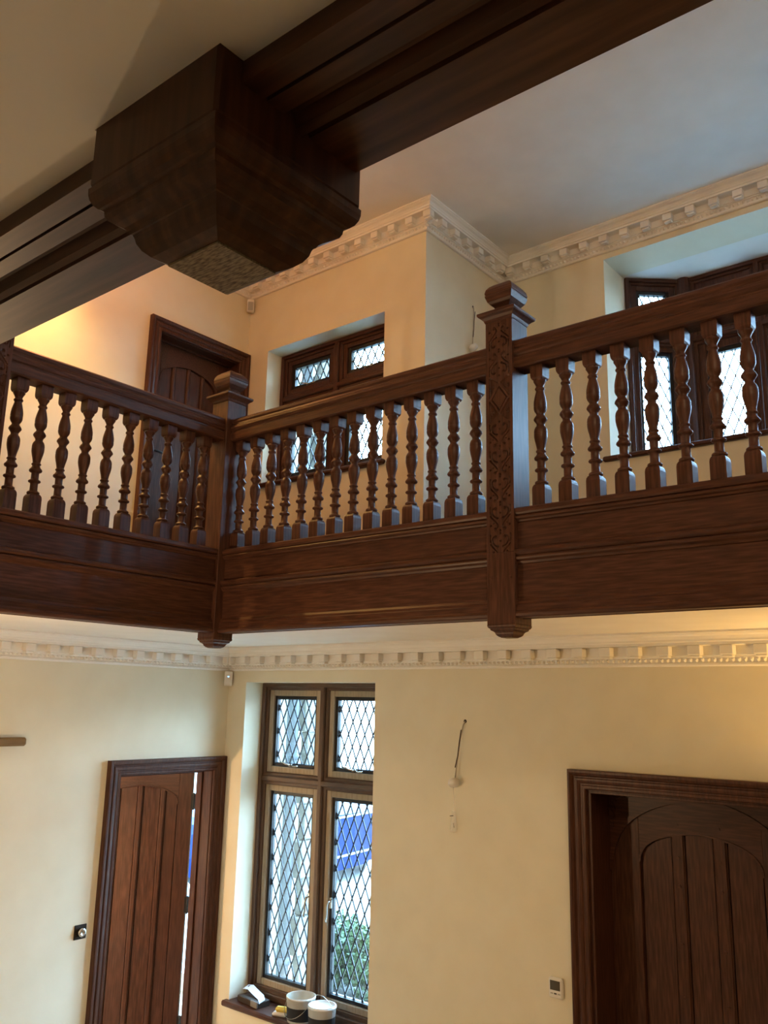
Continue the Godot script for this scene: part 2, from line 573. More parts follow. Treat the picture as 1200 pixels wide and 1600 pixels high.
# ------------------------------------------------------------------ cornices
func cornice(called: String, top: float, plan: Array, spans: Array, label: String) -> void:
	var o := thing(called, label, "cornice", Vector3.ZERO, "", "structure")
	var prof := []
	for q in [[0.0, -0.17], [0.016, -0.17], [0.022, -0.163], [0.022, -0.155], [0.017, -0.150], [0.022, -0.132], [0.034, -0.126], [0.034, -0.120], [0.040, -0.118], [0.040, -0.070], [0.050, -0.068], [0.098, -0.068], [0.098, -0.054], [0.104, -0.050], [0.106, -0.040], [0.116, -0.026], [0.130, -0.018], [0.134, -0.012], [0.140, -0.010], [0.140, 0.0], [0.0, 0.0]]:
		prof.append(Vector2(q[0], top + q[1]))
	var st := ms()
	mould(st, prof, plan)
	obj("moulding", st, M.plaster, o)
	# modillion blocks
	var bl := ms()
	bx(bl, Vector3(-0.032, -0.048, 0.0), Vector3(0.032, 0.0, 0.052), Transform3D.IDENTITY, 0.003)
	bx(bl, Vector3(-0.026, -0.060, 0.0), Vector3(0.026, -0.048, 0.040), Transform3D.IDENTITY, 0.003)
	bl.generate_normals()
	var block := bl.commit()
	# carved leaf row: one small lobe repeated
	var row := ms()
	for s in spans:
		var a: Vector2 = s[0]
		var b: Vector2 = s[1]
		var d := (b - a).normalized()
		var nrm := Vector2(-d.y, d.x)
		var turn := atan2(nrm.x, nrm.y)
		var k := 0.0
		var first: float = s[2]
		while first + k * 0.16 < (b - a).length() - 0.02:
			var p := a + d * (first + k * 0.16) + nrm * 0.040
			var e := put("modillion", block, M.plaster, o, Vector3(p.x, top - 0.069, p.y))
			e.rotation.y = turn
			k += 1.0
		var t := 0.015
		while t < (b - a).length() - 0.01:
			var c := a + d * t + nrm * 0.020
			var c3 := Vector3(c.x, top - 0.1385, c.y)
			var u3 := Vector3(d.x, 0, d.y)
			var n3 := Vector3(nrm.x, 0, nrm.y)
			var up := Vector3(0, 1, 0)
			var f := c3 + n3 * 0.017 - up * 0.003
			var w := [c3 - u3 * 0.011 + up * 0.013, c3 + u3 * 0.011 + up * 0.013, c3 + u3 * 0.008 - up * 0.008, c3 - up * 0.014, c3 - u3 * 0.008 - up * 0.008]
			for i in 5:
				tri(row, f, w[(i + 1) % 5], w[i])
			t += 0.030
	var r := obj("leaf_row", row, M.plaster, o)
	r.set_meta("kind", "stuff")

func cornices() -> void:
	cornice("trim_2", CEIL_LOW, [Vector2(0, 7.0), Vector2(0, 0), Vector2(8.0, 0)], [[Vector2(0, 7.0), Vector2(0, 0), 0.041], [Vector2(0, 0), Vector2(8.0, 0), 0.077]], "white plaster modillion cornice under the gallery soffit")
	cornice("trim_3", CEIL_UP, [Vector2(0, 7.0), Vector2(0, 0), Vector2(1.83, 0), Vector2(1.83, -1.05), Vector2(8.0, -1.05)], [[Vector2(0, 7.0), Vector2(0, 0), 0.08], [Vector2(0, 0), Vector2(1.95, 0), 0.136], [Vector2(1.83, 0.06), Vector2(1.83, -1.05), 0.16], [Vector2(1.83, -1.05), Vector2(8.0, -1.05), 0.10]], "white plaster modillion cornice at the upper ceiling")

# ------------------------------------------------------------------ galleries
const RAIL := [[-0.045, 1.500], [0.050, 1.500], [0.057, 1.506], [0.057, 1.548], [0.051, 1.553], [0.051, 1.560], [0.057, 1.566], [0.061, 1.578], [0.059, 1.590], [0.050, 1.598], [0.046, 1.608], [0.050, 1.618], [0.049, 1.632], [0.040, 1.641], [0.022, 1.646], [-0.022, 1.646], [-0.040, 1.641], [-0.049, 1.632], [-0.050, 1.618], [-0.046, 1.608], [-0.059, 1.590], [-0.061, 1.578], [-0.051, 1.553], [-0.057, 1.548], [-0.057, 1.506]]
const FASCIA := [[-0.048, 0.374], [-0.030, 0.374], [-0.030, 0.378], [-0.027, 0.378], [-0.027, 0.374], [-0.012, 0.374], [-0.010, 0.381], [-0.004, 0.379], [0.000, 0.370], [0.005, 0.367], [0.008, 0.371], [0.009, 0.376], [0.012, 0.370], [0.060, 0.370], [0.066, 0.376], [0.068, 0.386], [0.066, 0.396], [0.060, 0.400], [0.060, 0.424], [0.054, 0.428], [0.052, 0.440], [0.044, 0.450], [0.040, 0.453], [0.040, 0.600], [0.046, 0.603], [0.050, 0.612], [0.060, 0.620], [0.063, 0.627], [0.060, 0.634], [0.054, 0.637], [0.060, 0.641], [0.068, 0.650], [0.068, 0.662], [0.058, 0.668], [0.042, 0.672], [0.042, 0.784], [0.050, 0.787], [0.054, 0.794], [0.062, 0.799], [0.064, 0.806], [0.060, 0.812], [0.054, 0.814], [0.062, 0.818], [0.066, 0.826], [0.066, 0.842], [0.060, 0.848], [0.0, 0.850], [-0.048, 0.850]]

func prof_of(a: Array) -> Array:
	var o := []
	for q in a:
		o.append(Vector2(q[0], q[1]))
	return o

var baluster_mesh: Mesh

func make_baluster() -> void:
	var st := ms()
	var h := 0.031
	square_stack(st, [Vector2(h, 0.0), Vector2(h, 0.083)], Vector3.ZERO, false, true)
	# rounded shoulders of the square ends
	square_stack(st, [Vector2(h, 0.083), Vector2(h - 0.0015, 0.094), Vector2(h - 0.006, 0.103), Vector2(h - 0.013, 0.108)], Vector3.ZERO, true, false)
	var pr := [[0.024, 0.104], [0.0285, 0.107], [0.030, 0.112], [0.0285, 0.117], [0.022, 0.121], [0.0185, 0.124], [0.0180, 0.158], [0.020, 0.162], [0.027, 0.165], [0.0295, 0.170], [0.027, 0.175], [0.020, 0.178], [0.0182, 0.182], [0.0180, 0.210], [0.0200, 0.214], [0.0275, 0.217], [0.0310, 0.223], [0.0290, 0.230], [0.0230, 0.236], [0.0190, 0.244], [0.0180, 0.250], [0.0215, 0.2525], [0.0230, 0.256], [0.0215, 0.2595], [0.0180, 0.262], [0.0185, 0.270], [0.0220, 0.288], [0.0265, 0.305], [0.0295, 0.322], [0.0300, 0.336], [0.0290, 0.340], [0.0300, 0.343], [0.0285, 0.356], [0.0240, 0.367], [0.0185, 0.373], [0.0175, 0.380], [0.0190, 0.385], [0.0250, 0.394], [0.0300, 0.401], [0.0300, 0.406], [0.0260, 0.414], [0.0195, 0.422], [0.0175, 0.427], [0.0190, 0.432], [0.0250, 0.441], [0.0288, 0.452], [0.0292, 0.462], [0.0280, 0.466], [0.0292, 0.470], [0.0285, 0.486], [0.0255, 0.503], [0.0215, 0.520], [0.0180, 0.533], [0.0170, 0.541], [0.0205, 0.543], [0.0225, 0.548], [0.0205, 0.553], [0.0170, 0.556], [0.0175, 0.562], [0.0210, 0.570], [0.0250, 0.577], [0.0285, 0.583], [0.0285, 0.590], [0.0230, 0.594]]
	var p := []
	for q in pr:
		p.append(Vector2(q[0], q[1]))
	lathe(st, p, Vector3.ZERO, 20)
	square_stack(st, [Vector2(h - 0.013, 0.586), Vector2(h - 0.006, 0.590), Vector2(h - 0.0015, 0.599), Vector2(h, 0.610), Vector2(h, 0.662)], Vector3.ZERO, false, true)
	st.generate_normals()
	baluster_mesh = st.commit()

func run(label: String, grp: String, a: Vector2, b: Vector2, first: float, count: int, step: float, along: String, with_balusters := true) -> void:
	var o := thing("balustrade" if with_balusters else "gallery_beam", label, "balustrade" if with_balusters else "beam", Vector3.ZERO, grp)
	var st := ms()
	mould(st, prof_of(FASCIA), [a, b])
	obj("fascia", st, M["oak_" + along], o)
	if with_balusters:
		st = ms()
		mould(st, prof_of(RAIL), [a, b])
		obj("handrail", st, M["oak_" + along], o)
		var d := (b - a).normalized()
		for i in count:
			var p := a + d * (first + i * step)
			put("baluster", baluster_mesh, M.oak_y, o, Vector3(p.x, 0.845, p.y))

func galleries() -> void:
	make_baluster()
	# the rails run through the newels; out of each run is on the right of its direction
	run("dark oak balustrade over the lower side door", "oak gallery balustrades", Vector2(1.270, 2.625), Vector2(1.270, 1.298), 0.093, 10, 0.1262, "z")
	run("dark oak balustrade between the corner newel and the carved newel", "oak gallery balustrades", Vector2(1.342, 1.205), Vector2(3.1275, 1.205), 0.049, 14, 0.1258, "x")
	run("dark oak balustrade in front of the bay window", "oak gallery balustrades", Vector2(3.2675, 1.205), Vector2(5.69, 1.205), 0.0995, 18, 0.1275, "x")
	run("dark oak moulded beam from the pendant block towards the stairs", "soffit edge beams", Vector2(5.85, 4.111), Vector2(4.770, 4.111), 0.1, 0, 0.1275, "x", false)
	run("dark oak moulded beam from the pendant block towards the side wall", "soffit edge beams", Vector2(4.636, 4.111), Vector2(1.225, 4.111), 0.1, 0, 0.1275, "x", false)

# ------------------------------------------------------------------ newel posts
func spiral(cx: float, cy: float, r0: float, r1: float, a0: float, a1: float, n := 10) -> Array:
	var o := []
	for i in n + 1:
		var t := float(i) / n
		var a: float = lerp(a0, a1, t)
		var r: float = lerp(r0, r1, t)
		o.append(Vector2(cx + cos(a) * r, cy + sin(a) * r))
	return o

func bez(p0: Vector2, p1: Vector2, p2: Vector2, p3: Vector2, n := 8) -> Array:
	var o := []
	for i in n + 1:
		o.append(p0.bezier_interpolate(p1, p2, p3, float(i) / n))
	return o

func seg_dist(p: Vector2, line: Array) -> float:
	var best := 1.0
	for i in line.size() - 1:
		var a: Vector2 = line[i]
		var ab: Vector2 = line[i + 1] - a
		var t: float = clamp((p - a).dot(ab) / ab.length_squared(), 0.0, 1.0)
		best = min(best, p.distance_to(a + ab * t))
	return best

# depth of the carving (0 flush .. 1 ground) in one scroll unit; u >= 0 across from the middle, v down from its top
func scroll_depth(p: Vector2, lines: Array, dots: Array) -> float:
	var d := 0.0
	for l in lines:
		d = max(d, 1.0 - smoothstep(0.0016, 0.0034, seg_dist(p, l)))
	for q in dots:
		d = max(d, 1.0 - smoothstep(q[1] * 0.75, q[1] + 0.0008, p.distance_to(q[0])))
	return d

func lozenge_depth(p: Vector2, w: float, dh: float) -> float:
	# sunk triangles round a raised lozenge strap, rosettes standing in them
	var x: float = abs(p.x)
	var y: float = abs(p.y)
	var along: float = x / (w - 0.006) + y / (dh * 0.66)
	var k := 0.0
	var strap_d: float = abs(along - 1.0) * 0.040
	if along > 1.0:
		k = smoothstep(0.0045, 0.0065, strap_d)
		k = min(k, smoothstep(0.004, 0.006, y))
		k = min(k, smoothstep(0.005, 0.007, x))
		k = min(k, smoothstep(0.002, 0.0045, dh * (0.92 - 0.16 * cos(x / w * PI)) - y))
		var r := Vector2(x - (w - 0.013), y - dh * 0.58).length()
		k = min(k, smoothstep(0.009, 0.0105, r))
		if r < 0.009:
			k = max(k, (1.0 - smoothstep(0.0008, 0.0018, abs(r - 0.0055))) * 0.6)
	else:
		k = smoothstep(0.0045, 0.006, strap_d) - smoothstep(0.009, 0.0105, strap_d)
	return clamp(k, 0.0, 1.0)

var carve_cache := {}

# carved panel as a fine relief: half width w, y0..y1, lozenge centred on mid
func carved_mesh(w: float, y0: float, y1: float, mid: float, deep: float) -> Mesh:
	var key := "%f %f %f" % [w, y0, y1]
	if carve_cache.has(key):
		return carve_cache[key]
	var h := 0.128
	var dh := 0.105
	var lines := [
		bez(Vector2(0.026, 0.020), Vector2(0.040, 0.014), Vector2(0.046, 0.040), Vector2(0.034, 0.054)) + [Vector2(0.026, 0.061), Vector2(0.016, 0.064)],
		bez(Vector2(0.050, 0.054), Vector2(0.034, 0.074), Vector2(0.014, 0.088), Vector2(0.012, 0.100)) + [Vector2(0.014, 0.108), Vector2(0.022, 0.116)],
		bez(Vector2(0.050, 0.012), Vector2(0.053, 0.022), Vector2(0.053, 0.034), Vector2(0.048, 0.044))]
	var dots := [[Vector2(0.024, 0.022), 0.0075], [Vector2(0.024, 0.114), 0.0080], [Vector2(0.0, 0.006), 0.0045], [Vector2(0.0, 0.042), 0.0045], [Vector2(0.014, 0.066), 0.0055], [Vector2(0.0, 0.122), 0.0050], [Vector2(0.048, 0.098), 0.0050], [Vector2(0.034, 0.088), 0.0035]]
	var stp := 0.0018
	var nu := int(round(2.0 * w / stp))
	var nv := int(round((y1 - y0) / stp))
	# one unit sampled once, then repeated
	var rows := int(round(h / stp))
	var unit := []
	for j in rows:
		var r := PackedFloat32Array()
		for i in nu + 1:
			r.append(scroll_depth(Vector2(abs(-w + 2.0 * w * i / nu), (j + 0.5) * h / rows), lines, dots))
		unit.append(r)
	var st := SurfaceTool.new()
	st.begin(Mesh.PRIMITIVE_TRIANGLES)
	st.set_smooth_group(1)
	for j in nv + 1:
		var y := y0 + (y1 - y0) * j / nv
		var off := y - mid
		for i in nu + 1:
			var x := -w + 2.0 * w * i / nu
			var d := 0.0
			if abs(off) < dh:
				d = lozenge_depth(Vector2(x, off), w, dh)
			else:
				var t := fposmod(abs(off) - dh, h) / h
				var r: PackedFloat32Array = unit[min(int(t * rows), rows - 1)]
				d = r[i]
			if i == 0 or i == nu or j == 0 or j == nv:
				d = 0.0
			st.add_vertex(Vector3(x, y, -deep * d))
	for j in nv:
		for i in nu:
			var a := j * (nu + 1) + i
			var b := a + 1
			var c := a + nu + 1
			var e := c + 1
			for q in [a, c, e, a, e, b]:
				st.add_index(q)
	st.generate_normals()
	carve_cache[key] = st.commit()
	return carve_cache[key]

func mirror(line: Array, s: float) -> Array:
	var o := []
	for p in line:
		o.append(Vector2(p.x * s, p.y))
	return o

# newel at a centre of plan, half width hw; carved_on: "" or "front" (+z) or "side" (+x); drop = y of its lowest block
func newel(label: String, c: Vector2, hw: float, carved_on: String, y_top := 1.745) -> void:
	var o := thing("newel_post", label, "newel post", Vector3(c.x, 0, c.y), "oak gallery newels")
	var st := ms()
	var rec := 0.011
	var body_lo := 0.343
	var lo := Vector3(-hw, body_lo, -hw)
	var hi := Vector3(hw, y_top, hw)
	if carved_on == "front":
		hi.z -= rec
	elif carved_on == "side":
		hi.x -= rec
	bx(st, lo, hi, Transform3D.IDENTITY, 0.0025)
	obj("shaft", st, M.oak_y, o)
	if carved_on != "":
		var xf := Transform3D(Basis.IDENTITY, Vector3(0, 0, hw - rec))
		if carved_on == "side":
			xf = Transform3D(Basis(Vector3.UP, PI / 2), Vector3(hw - rec, 0, 0))
		st = ms()
		var y0 := 0.655
		var y1 := y_top - 0.012
		var w := hw - 0.016
		bx(st, Vector3(-hw, body_lo, -0.002), Vector3(hw, y0, rec), xf, 0.0015)
		bx(st, Vector3(-hw, y0, -0.002), Vector3(-w, y_top, rec), xf)
		bx(st, Vector3(w, y0, -0.002), Vector3(hw, y_top, rec), xf)
		bx(st, Vector3(-w, y1, -0.002), Vector3(w, y_top, rec), xf)
		obj("face_margin", st, M.oak_y, o)
		var cp := put("carved_panel", carved_mesh(w, y0, y1, 1.365, rec - 0.001), M.oak_y, o)
		cp.transform = xf * Transform3D(Basis.IDENTITY, Vector3(0, 0, rec - 0.0005))
		cp.set_meta("label", "strapwork carving with scrolls, lozenge and rosettes")
		for s in [-1.0, 1.0]:
			st = ms()
			var peg := PackedVector2Array()
			for i in 10:
				peg.append(Vector2(s * (hw - 0.022) + cos(TAU * i / 10) * 0.007, 0.545 + sin(TAU * i / 10) * 0.007))
			prism(st, peg, rec - 0.001, rec + 0.002, xf)
			obj("peg", st, M.oak_x, o)
	# pendant drop under the fascia
	st = ms()
	var dp := []
	for q in [[1.0, 0.3435], [0.998, 0.339], [0.985, 0.335], [0.955, 0.331], [0.915, 0.3285], [0.890, 0.3278], [0.872, 0.3270], [0.866, 0.3235], [0.845, 0.3205], [0.79, 0.3180], [0.725, 0.3155], [0.690, 0.3135], [0.672, 0.3112], [0.655, 0.3108], [0.640, 0.3085], [0.625, 0.3045], [0.580, 0.2995], [0.510, 0.2952], [0.440, 0.2925], [0.395, 0.2910]]:
		dp.append(Vector2(hw * q[0], q[1]))
	square_stack(st, dp, Vector3.ZERO, true, false)
	obj("drop", st, M.oak_y, o)
	st = ms()
	bx(st, Vector3(-hw * 0.385, 0.2895, -hw * 0.385), Vector3(hw * 0.385, 0.2925, hw * 0.385))
	obj("drop_end", st, M.endgrain, o).set_meta("label", "bare sawn end grain")
	# cap and finial
	st = ms()
	var e := hw - 0.070
	square_stack(st, [Vector2(0.071 + e, 0.0), Vector2(0.074 + e, 0.006), Vector2(0.077 + e, 0.014), Vector2(0.086 + e, 0.024), Vector2(0.096 + e, 0.031), Vector2(0.100 + e, 0.037), Vector2(0.100 + e, 0.046), Vector2(0.097 + e, 0.049), Vector2(0.070, 0.062), Vector2(0.044, 0.068)], Vector3(0, y_top, 0))
	obj("cap", st, M.oak_x, o)
	st = ms()
	square_stack(st, [Vector2(0.044, 0.064), Vector2(0.038, 0.070), Vector2(0.036, 0.078), Vector2(0.040, 0.086), Vector2(0.043, 0.090), Vector2(0.052, 0.098), Vector2(0.064, 0.113), Vector2(0.071, 0.132), Vector2(0.073, 0.142), Vector2(0.0705, 0.144), Vector2(0.0705, 0.147), Vector2(0.073, 0.149), Vector2(0.073, 0.158), Vector2(0.069, 0.174), Vector2(0.058, 0.190), Vector2(0.044, 0.202), Vector2(0.038, 0.206)], Vector3(0, y_top, 0))
	obj("finial", st, M.oak_x, o)

func newels() -> void:
	newel("oak corner newel with plain shaft where two balustrades meet", Vector2(1.272, 1.228), 0.070, "")
	newel("carved oak newel with square finial between the two long balustrades", Vector2(3.1975, 1.206), 0.070, "front")
	newel("carved oak newel at the lamplit end of the balustrade", Vector2(1.278, 2.695), 0.070, "side")
	newel("dark oak newel whose pendant block hangs below the soffit beam", Vector2(4.703, 4.111), 0.067, "")
	newel("carved oak newel at the stair end of the balustrade", Vector2(5.76, 1.206), 0.070, "front")

# ------------------------------------------------------------------ windows
# lights: rects (u, v) of each opening in the timber frame; everything in a local frame with w towards the room
func leaded_window(called: String, label: String, xf: Transform3D, outer: Rect2, mullions: Array, transoms: Array, lights: Array, ring: float, black: float, dw: float, dh: float, leaded: bool, fm: Array, pm: Array, catches: Array) -> void:
	var o := thing(called, label, "window", Vector3.ZERO, "", "structure")
	o.transform = xf
	var fw: float = lights[0].position.x - outer.position.x
	var fb := INF
	var ft := -INF
	for l in lights:
		fb = min(fb, l.position.y)
		ft = max(ft, l.end.y)
	var d0 := -0.10
	var st := ms()
	bx(st, Vector3(outer.position.x, outer.position.y, d0), Vector3(outer.position.x + fw * 0.62, outer.end.y, 0), Transform3D.IDENTITY, 0.005)
	bx(st, Vector3(outer.position.x + fw * 0.5, outer.position.y, d0), Vector3(outer.position.x + fw, outer.end.y, -0.022), Transform3D.IDENTITY, 0.006)
	obj("jamb", st, fm[1], o)
	st = ms()
	bx(st, Vector3(outer.end.x - fw * 0.62, outer.position.y, d0), Vector3(outer.end.x, outer.end.y, 0), Transform3D.IDENTITY, 0.005)
	bx(st, Vector3(outer.end.x - fw, outer.position.y, d0), Vector3(outer.end.x - fw * 0.5, outer.end.y, -0.022), Transform3D.IDENTITY, 0.006)
	obj("jamb", st, fm[1], o)
	st = ms()
	bx(st, Vector3(outer.position.x, ft + (outer.end.y - ft) * 0.4, d0), Vector3(outer.end.x, outer.end.y, -0.001), Transform3D.IDENTITY, 0.005)
	bx(st, Vector3(outer.position.x, ft, d0), Vector3(outer.end.x, ft + (outer.end.y - ft) * 0.5, -0.023), Transform3D.IDENTITY, 0.006)
	obj("head", st, fm[0], o)
	st = ms()
	bx(st, Vector3(outer.position.x, outer.position.y, d0), Vector3(outer.end.x, fb - (fb - outer.position.y) * 0.4, -0.001), Transform3D.IDENTITY, 0.005)
	bx(st, Vector3(outer.position.x, fb - (fb - outer.position.y) * 0.5, d0), Vector3(outer.end.x, fb, -0.023), Transform3D.IDENTITY, 0.006)
	obj("bottom_rail", st, fm[0], o)
	for m in mullions:
		st = ms()
		bx(st, Vector3(m[0], outer.position.y, d0), Vector3(m[1], outer.end.y, -0.022), Transform3D.IDENTITY, 0.008)
		var q: float = (m[1] - m[0]) * 0.27
		bx(st, Vector3(m[0] + q, outer.position.y + 0.01, d0), Vector3(m[1] - q, outer.end.y - 0.01, -0.002), Transform3D.IDENTITY, 0.008)
		obj("mullion", st, fm[1], o)
	for t in transoms:
		st = ms()
		bx(st, Vector3(outer.position.x + fw * 0.6, t[0], d0), Vector3(outer.end.x - fw * 0.6, t[1], -0.0225), Transform3D.IDENTITY, 0.008)
		var q: float = (t[1] - t[0]) * 0.27
		bx(st, Vector3(outer.position.x + fw * 0.6, t[0] + q, d0), Vector3(outer.end.x - fw * 0.6, t[1] - q, -0.0025), Transform3D.IDENTITY, 0.008)
		obj("transom", st, fm[0], o)
	var idx := 0
	for l in lights:
		var sur := ms()
		ring_box(sur, l, ring, -0.075, -0.036)
		obj("casement_surround", sur, pm[1], o)
		var g: Rect2 = l.grow(-ring)
		var cs := ms()
		ring_box(cs, g, black, -0.085, -0.052)
		ring_box(cs, g.grow(-black * 0.7), 0.010, -0.092, -0.064)
		var ca := obj("casement", cs, M.steel, o)
		var gl: Rect2 = g.grow(-black - 0.002)
		if leaded:
			glaze(ca, gl, dw, dh, -0.075)
		else:
			var pn := ms()
			bx(pn, v3(gl.position, -0.077), v3(gl.end, -0.073))
			obj("pane", pn, M.glass, ca)
		if idx < catches.size() and catches[idx] != "":
			catch_on(ca, g, catches[idx])
		idx += 1

func ring_box(st: SurfaceTool, r: Rect2, t: float, w0: float, w1: float) -> void:
	var a := r.position
	var b := r.end
	bx(st, Vector3(a.x, a.y, w0), Vector3(a.x + t, b.y, w1), Transform3D.IDENTITY, 0.003)
	bx(st, Vector3(b.x - t, a.y, w0), Vector3(b.x, b.y, w1), Transform3D.IDENTITY, 0.003)
	bx(st, Vector3(a.x + t, a.y, w0), Vector3(b.x - t, a.y + t, w1), Transform3D.IDENTITY, 0.003)
	bx(st, Vector3(a.x + t, b.y - t, w0), Vector3(b.x - t, b.y, w1), Transform3D.IDENTITY, 0.003)

func glaze(parent: Node, r: Rect2, dw: float, dh: float, w: float) -> void:
	var box := PackedVector2Array([r.position, Vector2(r.end.x, r.position.y), r.end, Vector2(r.position.x, r.end.y)])
	var lead := ms()
	var nx := int(ceil(r.size.x / dw)) + 1
	var ny := int(ceil(r.size.y / dh)) + 1
	var full_mesh: Mesh = null
	var c0 := r.get_center() - Vector2(0, 0)
	for j in range(-ny, ny + 1):
		for i in range(-nx, nx + 1):
			var c := c0 + Vector2(i * dw * 0.5, j * dh * 0.5)
			if (i + j) % 2 != 0:
				continue
			if c.x < r.position.x - dw * 0.5 or c.x > r.end.x + dw * 0.5 or c.y < r.position.y - dh * 0.5 or c.y > r.end.y + dh * 0.5:
				continue
			var k := 0.96
			var dia := PackedVector2Array([c + Vector2(0, dh * 0.5 * k), c + Vector2(dw * 0.5 * k, 0), c + Vector2(0, -dh * 0.5 * k), c + Vector2(-dw * 0.5 * k, 0)])
			var cut := Geometry2D.intersect_polygons(dia, box)
			for poly in cut:
				var area := 0.0
				for q in poly.size():
					area += poly[q].cross(poly[(q + 1) % poly.size()]) * 0.5
				area = abs(area)
				if area < dw * dh * 0.5 * 0.02:
					continue
				if area > dw * dh * 0.5 * k * k * 0.995:
					if full_mesh == null:
						var fs := ms()
						prism(fs, PackedVector2Array([Vector2(0, dh * 0.5 * k), Vector2(dw * 0.5 * k, 0), Vector2(0, -dh * 0.5 * k), Vector2(-dw * 0.5 * k, 0)]), -0.0015, 0.0015)
						fs.generate_normals()
						full_mesh = fs.commit()
					put("pane", full_mesh, M.glass, parent, v3(c, w))
				else:
					var ps := ms()
					prism(ps, poly, -0.0015, 0.0015)
					obj("pane", ps, M.glass, parent, Vector3(0, 0, w))
			# two lead bars meet at the top corner of every cell: the edges on its right side
			for e in [[Vector2(0, dh * 0.5), Vector2(dw * 0.5, 0)], [Vector2(dw * 0.5, 0), Vector2(0, -dh * 0.5)]]:
				var line := PackedVector2Array([c + e[0], c + e[1]])
				var segs := Geometry2D.intersect_polyline_with_polygon(line, box)
				for s in segs:
					if s.size() >= 2:
						var p: Vector2 = s[0]
						var q: Vector2 = s[s.size() - 1]
						var d := (q - p)
						var ln := d.length()
						if ln < 0.002:
							continue
						d /= ln
						var xf := Transform3D(Basis(Vector3(d.x, d.y, 0), Vector3(-d.y, d.x, 0), Vector3(0, 0, 1)), v3(p, w))
						bx(lead, Vector3(0, -0.0037, -0.004), Vector3(ln, 0.0037, 0.004), xf)
	obj("lead_lattice", lead, M.lead, parent)

func catch_on(parent: Node, g: Rect2, where: String) -> void:
	var st := ms()
	if where == "bottom":
		var p := Vector3(g.get_center().x - 0.03, g.position.y + 0.012, -0.045)
		bx(st, p + Vector3(-0.015, -0.008, -0.004), p + Vector3(0.018, 0.010, 0.006), Transform3D.IDENTITY, 0.003)
		tube(st, [p + Vector3(0.005, 0.004, 0.008), p + Vector3(-0.03, 0.010, 0.018), p + Vector3(-0.06, 0.022, 0.022), p + Vector3(-0.085, 0.020, 0.02)], 0.005)
		tube(st, [p + Vector3(0.01, 0.0, 0.008), p + Vector3(0.05, -0.004, 0.012), p + Vector3(0.09, 0.0, 0.014)], 0.005)
	else:
		var x := g.end.x - 0.016 if where == "right" else g.position.x + 0.016
		var p := Vector3(x, lerp(g.position.y, g.end.y, 0.46), -0.046)
		bx(st, p + Vector3(-0.010, -0.035, -0.006), p + Vector3(0.010, 0.035, 0.004), Transform3D.IDENTITY, 0.003)
		tube(st, [p + Vector3(0, 0.01, 0.0), p + Vector3(0, 0.012, 0.026), p + Vector3(-0.004, -0.02, 0.034), p + Vector3(-0.004, -0.075, 0.032), p + Vector3(-0.010, -0.105, 0.036), p + Vector3(-0.004, -0.118, 0.036)], 0.006)
	obj("catch", st, M.chrome, parent).set_meta("label", "chrome casement catch")

